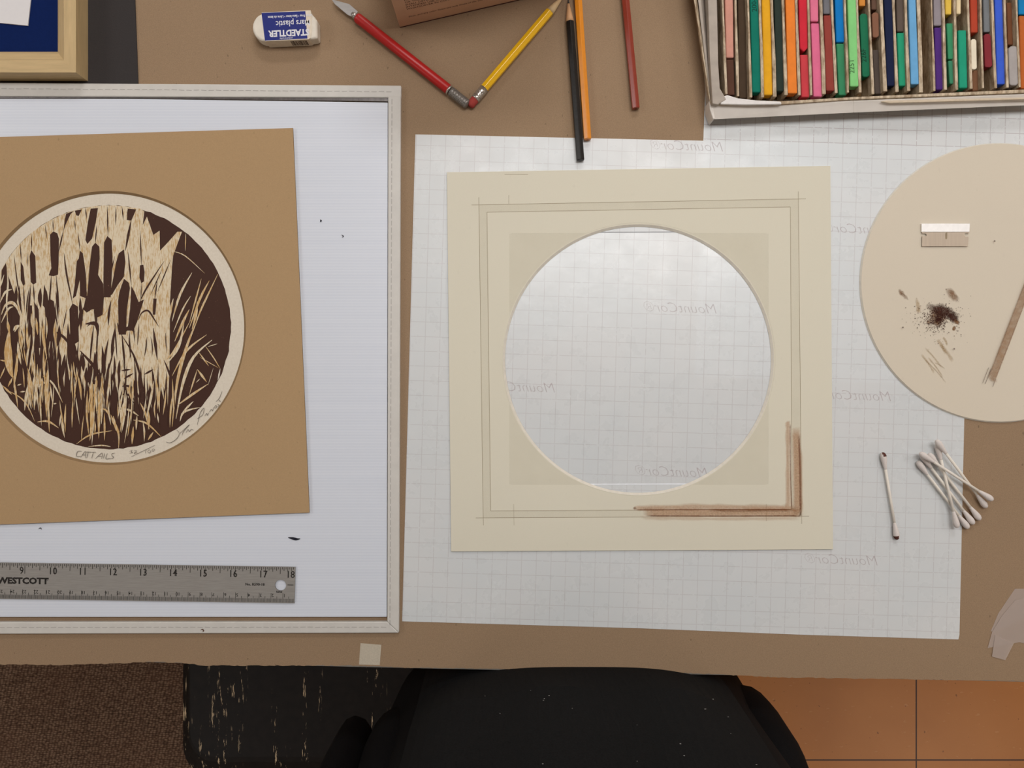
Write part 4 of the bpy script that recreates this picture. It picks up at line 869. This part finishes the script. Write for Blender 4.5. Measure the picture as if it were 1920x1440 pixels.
for k, (cn, c, xa, xb, ya, xc, xd, yb, lab) in enumerate(PAS):
    m = plain('pastel_' + cn.replace(' ', '_'), c, .85, spec=.15, vary=.05, nscale=180)
    mb = MB(); hh = hp - (k % 3) * .0007
    if cn in ('dull brown', 'walnut brown', 'cocoa brown', 'charcoal grey', 'dark umber'): hh = .0150
    top = [P(xa, ya, hh), P(xb, ya, hh), P(xd, yb, hh), P(xc, yb, hh)]
    if cn == 'crimson red': top = [P(xa, ya, hh), P(xb, ya, hh), P(xd, yb - 7, hh), P((xc + xd) / 2, yb, hh), P(xc, yb - 6, hh)]
    if cn in ('off white', 'light grey', 'dark green', 'reddish brown', 'maroon'):
        w = (xb - xa); top = [P(xa, ya + w * .3, hh), P(xa + w * .25, ya, hh), P(xb - w * .25, ya, hh), P(xb, ya + w * .3, hh), P(xd, yb - w * .25, hh), P(xd - w * .3, yb, hh), P(xc + w * .15, yb, hh), P(xc, yb - w * .15, hh)]
    top = clockfix(top); cx = sum((v for v in top), Vector()) / len(top)
    bot = [Vector((v.x, v.y, TZ + hh - .0085 if hh > .017 else TZ + hh - .0085)) for v in top]
    n = len(top); mb.add(bot + top, [list(range(n))[::-1], list(range(n, 2 * n))] + [[i, (i + 1) % n, n + (i + 1) % n, n + i] for i in range(n)])
    o = mb.build('pastel_stick', m, bevel=.0009)
    tag(o, cn + ' pastel stick, ' + lab, 'pastel', 'pastel sticks in the box')
    num = {'deep teal': ('200-', 1414.5, 10), 'light green': ('225T', 1597.5, 124), 'dark green': ('226F', 1620, 104)}.get(cn)
    if num:
        tm = MB(); put_text(tm, num[0], num[1], num[2], hh + .0001, 9.5, math.radians(93), bold=.00003)
        tm.build('stamped_number', plain('stamp_' + cn.replace(' ', '_'), tuple(int(x * .55) for x in c), .9), o)

# ------------------------------------------------------------------ floor mat
t = NT('scuffed_black_rubber'); v = t.coord(); sp_ = t.noise(t.coord(scale=(1, .14, 1)), 150, 5, .72); cl_ = t.noise(t.coord(scale=(1, .06, 1)), 26, 3, .6); gr = t.noise(v, 60, 3)
k = t.math('MULTIPLY', t.ramp(sp_, [(.60, (0, 0, 0)), (.64, (1, 1, 1))]), t.ramp(cl_, [(.53, (0, 0, 0)), (.60, (1, 1, 1))]))
c = t.mix(k, t.ramp(gr, [(.3, lin((20, 16, 15))), (.7, lin((28, 23, 21)))]), lin((216, 192, 158)))
b = t.bsdf(c, .5, spec=.2); t.bump(b, t.noise(v, 500, 2), .1, .0005); M_rub = t.done(b)
def rrect(x0, x1, y0, y1, r, n=8):
    out = []
    for cx, cy, a0 in ((x1 - r, y1 - r, 0), (x0 + r, y1 - r, 90), (x0 + r, y0 + r, 180), (x1 - r, y0 + r, 270)):
        for i in range(n + 1): a = math.radians(a0 + 90 * i / n); out.append((cx + r * math.cos(a), cy + r * math.sin(a)))
    return out
mx0, mx1, my0, my1 = -.598, .30, -.725, .05
mb = MB(); rg = []
for ins, z_, r in ((0, .0075, .07), (.002, .011, .069), (.045, .024, .05), (.055, .0255, .045)): rg.append([(x, y, z_) for x, y in rrect(mx0 + ins * .35, mx1 - ins, my0 + ins, my1 - ins, r)])
mb.rings(rg); fm = mb.build('floor_mat', M_rub); tag(fm, 'scuffed black rubber floor mat with rounded corner at the table', 'floor mat')

# ------------------------------------------------------------------ person standing at the table
def skin(name, joints, edges, mat, parent, loc, sub=2):
    me = bpy.data.meshes.new(name); bm = bmesh.new(); ly = bm.verts.layers.skin.verify()
    bv = [bm.verts.new(Vector(j[:3]) - loc) for j in joints]
    for i, j in enumerate(joints): bv[i][ly].radius = (j[3], j[4] if len(j) > 4 else j[3]); bv[i][ly].use_root = (i == 0)
    for e in edges: bm.edges.new((bv[e[0]], bv[e[1]]))
    bm.to_mesh(me); bm.free(); o = bpy.data.objects.new('tmp', me); COL.objects.link(o)
    o.modifiers.new('s', 'SKIN'); sb = o.modifiers.new('b', 'SUBSURF'); sb.levels = sub; sb.render_levels = sub
    dg = bpy.context.evaluated_depsgraph_get(); dg.update(); m2 = bpy.data.meshes.new_from_object(o.evaluated_get(dg))
    bpy.data.objects.remove(o); bpy.data.meshes.remove(me); m2.name = name; m2.materials.clear(); m2.materials.append(mat); m2.shade_smooth()
    q = bpy.data.objects.new(name, m2); COL.objects.link(q); q.parent = parent; return q
bxc, byc = .06, -.40; fz = .0255
pl = Vector((bxc, byc, fz))
pe = thing('person', 'person in black shirt and apron standing against the table edge', 'person', pl)
J = [(bxc, byc, .92, .12, .09), (bxc, byc - .005, 1.05, .115, .085), (bxc, byc - .01, 1.22, .125, .085), (bxc, byc - .01, 1.38, .10, .07), (bxc, byc + .005, 1.47, .05, .05), (bxc, byc + .02, 1.56, .072, .085), (bxc, byc + .03, 1.66, .075, .09), (bxc, byc + .03, 1.72, .04, .05), (bxc, byc + .137, 1.592, .011)]
Ed = [(0, 1), (1, 2), (2, 3), (3, 4), (4, 5), (5, 6), (6, 7), (5, 8)]
for sgn in (-1, 1):
    o_ = len(J); J += [(bxc + sgn * .09, byc, .84, .08), (bxc + sgn * .10, byc, .47, .052), (bxc + sgn * .105, byc - .02, .11, .036), (bxc + sgn * .11, byc + .06, .06, .034), (bxc + sgn * .115, byc + .14, .052, .026)]
    Ed += [(0, o_), (o_, o_ + 1), (o_ + 1, o_ + 2), (o_ + 2, o_ + 3), (o_ + 3, o_ + 4)]
    o_ = len(J); J += [(bxc + sgn * .17, byc - .01, 1.41, .055), (bxc + sgn * .24, byc + .10, 1.21, .042), (bxc * .5 + sgn * .13, -.06, 1.46, .028), (bxc * .3 + sgn * .105, -.01, 1.475, .026, .016), (bxc * .3 + sgn * .09, .025, 1.48, .03, .014)]
    Ed += [(3, o_), (o_, o_ + 1), (o_ + 1, o_ + 2), (o_ + 2, o_ + 3), (o_ + 3, o_ + 4)]
    hx = bxc * .3 + sgn * .09
    for q_, (fl, sp_x) in enumerate(((.034, -.022), (.040, -.007), (.037, .008), (.028, .021))):
        f0 = len(J); J += [(hx - sgn * .004 + sgn * sp_x * -.6, .035 + abs(sp_x) * -.2, 1.483, .0085), (hx - sgn * .016 + sgn * sp_x * -.6, .045 + fl * .5, 1.490, .0078), (hx - sgn * .034, .036 + fl * .6 + sp_x * .3, 1.500, .0066)]
        Ed += [(o_ + 4, f0), (f0, f0 + 1), (f0 + 1, f0 + 2)]
    f0 = len(J); J += [(hx - sgn * .02, .0, 1.478, .010), (hx - sgn * .045, .012, 1.486, .0085)]; Ed += [(o_ + 3, f0), (f0, f0 + 1)]
M_skin = plain('skin', (196, 150, 122), .6)
skin('body', J, Ed, M_skin, pe, pl)
t = NT('black_cloth'); nz = t.noise(t.coord(), 700, 3, .7); M_cloth = t.done(t.bsdf(t.ramp(nz, [(.3, lin((11, 11, 12))), (.7, lin((20, 19, 21)))]), .9, spec=.12))
t = NT('black_apron_cloth'); nz = t.noise(t.coord(), 800, 3, .7); M_apron = t.done(t.bsdf(t.ramp(nz, [(.3, lin((15, 15, 16))), (.7, lin((26, 26, 27)))]), .9, spec=.12))
mb = MB()
def ell(cx, cy, rx, ry, z_, n=28): return [(cx + rx * math.cos(2 * math.pi * i / n), cy + ry * math.sin(2 * math.pi * i / n), z_) for i in range(n)]
mb.rings([ell(bxc, byc, rx, ry, z_) for z_, rx, ry in ((.74, .15, .10), (.80, .168, .112), (.88, .168, .115), (.96, .155, .11), (1.0, .15, .105))])
for sgn in (-1, 1): mb.rings([ell(bxc + sgn * ox, byc - oy, rx, ry, z_) for z_, ox, oy, rx, ry in ((.055, .11, .02, .062, .075), (.12, .108, .018, .062, .07), (.30, .104, .012, .066, .07), (.47, .10, 0, .072, .078), (.65, .092, 0, .078, .092), (.80, .084, 0, .08, .10), (.85, .08, 0, .075, .095))])
mb.build('trousers', M_cloth, pe, smooth=True)
for sgn in (-1, 1):
    mb = MB(); x = bxc + sgn * .11; rg = []
    for z_, k, l0, l1 in ((fz, 1, -.11, .17), (fz + .02, 1.02, -.11, .17), (fz + .05, .9, -.105, .13), (fz + .085, .75, -.095, .03)):
        rg.append([(x + .045 * k * math.cos(a) * (1 if math.sin(a) < .3 else .92), byc + (l0 + l1) / 2 + (l1 - l0) / 2 * math.sin(a), z_) for a in [2 * math.pi * i / 24 for i in range(24)]])
    mb.rings(rg); mb.build('shoe', plain('black_leather', (22, 20, 19), .4), pe, smooth=True)
def sup(cx, cy, hw, hd, n, z_, N=64, fold=0.0, ph=0.0):
    out = []
    for i in range(N):
        a = 2 * math.pi * i / N; c_, s_ = math.cos(a), math.sin(a); k = 1 + fold * math.sin(9 * a + ph)
        out.append((cx + hw * k * math.copysign(abs(c_) ** (2 / n), c_), cy + hd * k * math.copysign(abs(s_) ** (2 / n), s_), z_))
    return out
def T_(h): return TZ + h
SH = [(-.125, .184, .150, 3.4, 0), (-.10, .184, .150, 3.4, .010), (-.07, .178, .150, 3.4, .010), (-.03, .172, .152, 3.3, .006), (.02, .170, .156, 3.2, .004), (.08, .170, .156, 3.2, .003), (.16, .174, .150, 3.0, .003), (.28, .184, .142, 2.8, 0), (.42, .200, .135, 2.6, 0), (.54, .212, .118, 2.5, 0), (.60, .205, .105, 2.3, 0), (.645, .165, .09, 2.1, 0), (.685, .105, .078, 2, 0), (.71, .075, .068, 2, 0), (.73, .066, .062, 2, 0)]
rg = [sup(bxc, byc - max(0, (h_ - .1)) * .05, hw, hd, n_, T_(h_), fold=fo, ph=1.1) for h_, hw, hd, n_, fo in SH]
mb = MB(); mb.rings(rg, cap=False)
for cx_, cy_, rx_, ry_ in ((.217, -.341, .037, .058), (-.104, -.361, .036, .058)):     # folds of the hem over the hips
    mb.rings([[(cx_ + rx_ * k * math.cos(2 * math.pi * i / 24), cy_ + ry_ * k * math.sin(2 * math.pi * i / 24), T_(z_)) for i in range(24)] for z_, k in ((-.086, .88), (-.078, .98), (-.055, 1), (0, .93), (.07, .6))])
# side tail of the shirt, and sleeves
tl = [[(x - .155, y - .375, T_(z_)) for x, y in [(k * .022 * math.cos(a), k * .048 * math.sin(a)) for a in [2 * math.pi * i / 16 for i in range(16)]]] for z_, k in ((-.13, .8), (-.11, 1), (-.06, 1.03), (0, 1), (.08, .6))]
mb.rings(tl)
for sgn in (-1, 1):
    a = Vector((bxc + sgn * .15, byc - .015, 1.40)); b_ = Vector((bxc + sgn * .24, byc + .10, 1.21)); c_ = Vector((bxc * .5 + sgn * .14, -.10, 1.445))
    mb.lathe(a, b_, [(-.045, .03), (-.03, .06), (0, .075), (.05, .072), ((b_ - a).length, .058), ((b_ - a).length + .03, .045)], 20); mb.lathe(b_, c_, [(-.03, .045), (0, .056), ((c_ - b_).length, .046)], 20)
mb.build('shirt', M_cloth, pe, smooth=True)
# apron: a cloth panel wrapped over the front
rows = [(-.45, .006), (-.2, .006), (-.1, .007), (0, .007), (.05, .007), (.12, .007), (.2, .007), (.3, .007), (.42, .006)]
def shirt_at(h_):
    for (a, b_) in zip(SH[:-1], SH[1:]):
        if a[0] <= h_ <= b_[0]:
            k = (h_ - a[0]) / (b_[0] - a[0]); return [a[i] + (b_[i] - a[i]) * k for i in range(4)]
    return SH[0][:4]
oa, ia = [], []
for h_, g in rows:
    _, hw, hd, n_ = shirt_at(h_); r1, r2 = [], []
    half = .132 if h_ < .3 else .132 - (h_ - .3) * .3
    for i in range(33):
        x = -half + 2 * half * i / 32 - .008; u = min(.995, abs(x) / hw); y = hd * (1 - u ** n_) ** (1 / n_)
        cy = byc - max(0, (h_ - .1)) * .05; wv = .0025 * math.sin(i * .55 + h_ * 6)
        r1.append((bxc + x, cy + y + g + (wv if h_ > .02 else 0), T_(h_))); r2.append((bxc + x, cy + y + g - .003 + (wv if h_ > .02 else 0), T_(h_)))
    oa.append(r1 + r2[::-1])
mb = MB(); mb.rings(oa); rl_ = random.Random(5)
for i in range(30):        # lint on the cloth
    k = rl_.randint(4, 6); j = rl_.randint(3, 29); a = Vector(oa[k][j]).lerp(Vector(oa[k + 1][j]), rl_.random()); b_ = Vector(oa[k][j + 1]).lerp(Vector(oa[k + 1][j + 1]), rl_.random() * .2)
    p = a + Vector((rl_.uniform(0, .006), .0012, 0)); s_ = rl_.uniform(.0003, .0007); l_ = rl_.choice((.5, .6, 1, 2.2))
    mb.add([p + Vector((-s_, 0, 0)), p + Vector((s_ * l_, 0, -s_ * .6)), p + Vector((s_ * l_, 0, s_)), p + Vector((0, 0, s_ * 1.2))], [[0, 1, 2, 3]], 1)
mb.build('apron', [M_apron, plain('white_lint', (170, 168, 166), .9)], pe, smooth=False)
for sgn in (-1, 1):
    c_ = Vector((bxc + sgn * .032, byc + .098, 1.625)); MB().lathe(c_ - Vector((0, .012, 0)), c_ + Vector((0, .012, 0)), [(0, .006), (.006, .010), (.012, .0115), (.018, .0098), (.0225, .004)], 14).build('eye', plain('eye_white', (226, 222, 216), .3), pe, smooth=True)
    MB().lathe(c_ + Vector((0, .009, 0)), c_ + Vector((0, .014, 0)), [(0, .006), (.003, .0058), (.0035, .003)], 12).build('iris', plain('brown_iris', (60, 40, 28), .3), pe)
    e_ = Vector((bxc + sgn * .080, byc + .02, 1.605)); MB().rings([[e_ + Vector((sgn * t_, .016 * k * math.cos(a) - .006 * t_ / .012, .030 * k * math.sin(a))) for a in [2 * math.pi * i / 16 for i in range(16)]] for t_, k in ((0, .7), (.006, 1), (.012, .9), (.015, .5))]).build('ear', M_skin, pe, smooth=True)
m_ = Vector((bxc, byc + .108, 1.548)); MB().rings([[m_ + Vector((t_, .008 * k * math.cos(a) - 6 * t_ * t_, .006 * k * math.sin(a))) for a in [2 * math.pi * i / 10 for i in range(10)]] for t_, k in ((-.026, .2), (-.014, .9), (0, 1), (.014, .9), (.026, .2))]).build('mouth', plain('lips', (160, 92, 84), .5), pe, smooth=True)
hr = MB(); rg = []
for z_, kx, ky, dy_ in ((1.49, .066, .04, -.085), (1.56, .088, .058, -.062), (1.63, .094, .072, -.045), (1.68, .092, .098, -.012), (1.72, .078, .09, .0), (1.755, .05, .06, .005), (1.77, .015, .02, .005)): rg.append([(bxc + kx * math.cos(a), byc + .02 + dy_ + ky * math.sin(a), z_) for a in [2 * math.pi * i / 24 for i in range(24)]])
hr.rings(rg); hr.build('hair', plain('brown_hair', (60, 42, 30), .6, stretch=(1, 1, .1)), pe, smooth=True)

# ------------------------------------------------------------------ camera and view
cam = bpy.data.cameras.new('Camera'); cam.sensor_width = 36; cam.lens = 18 * CH / (960 * PX); cam.clip_start = .01
co = bpy.data.objects.new('Camera', cam); COL.objects.link(co); co.location = (0, 0, TZ + CH); S.camera = co
w = bpy.data.worlds.new('World'); S.world = w; w.use_nodes = True
w.node_tree.nodes['Background'].inputs[0].default_value = (.05, .05, .05, 1)
S.view_settings.view_transform = 'Standard'; S.view_settings.look = 'None'; S.view_settings.gamma = 1.0; S.view_settings.use_curve_mapping = False
S.view_settings.exposure = -0.36
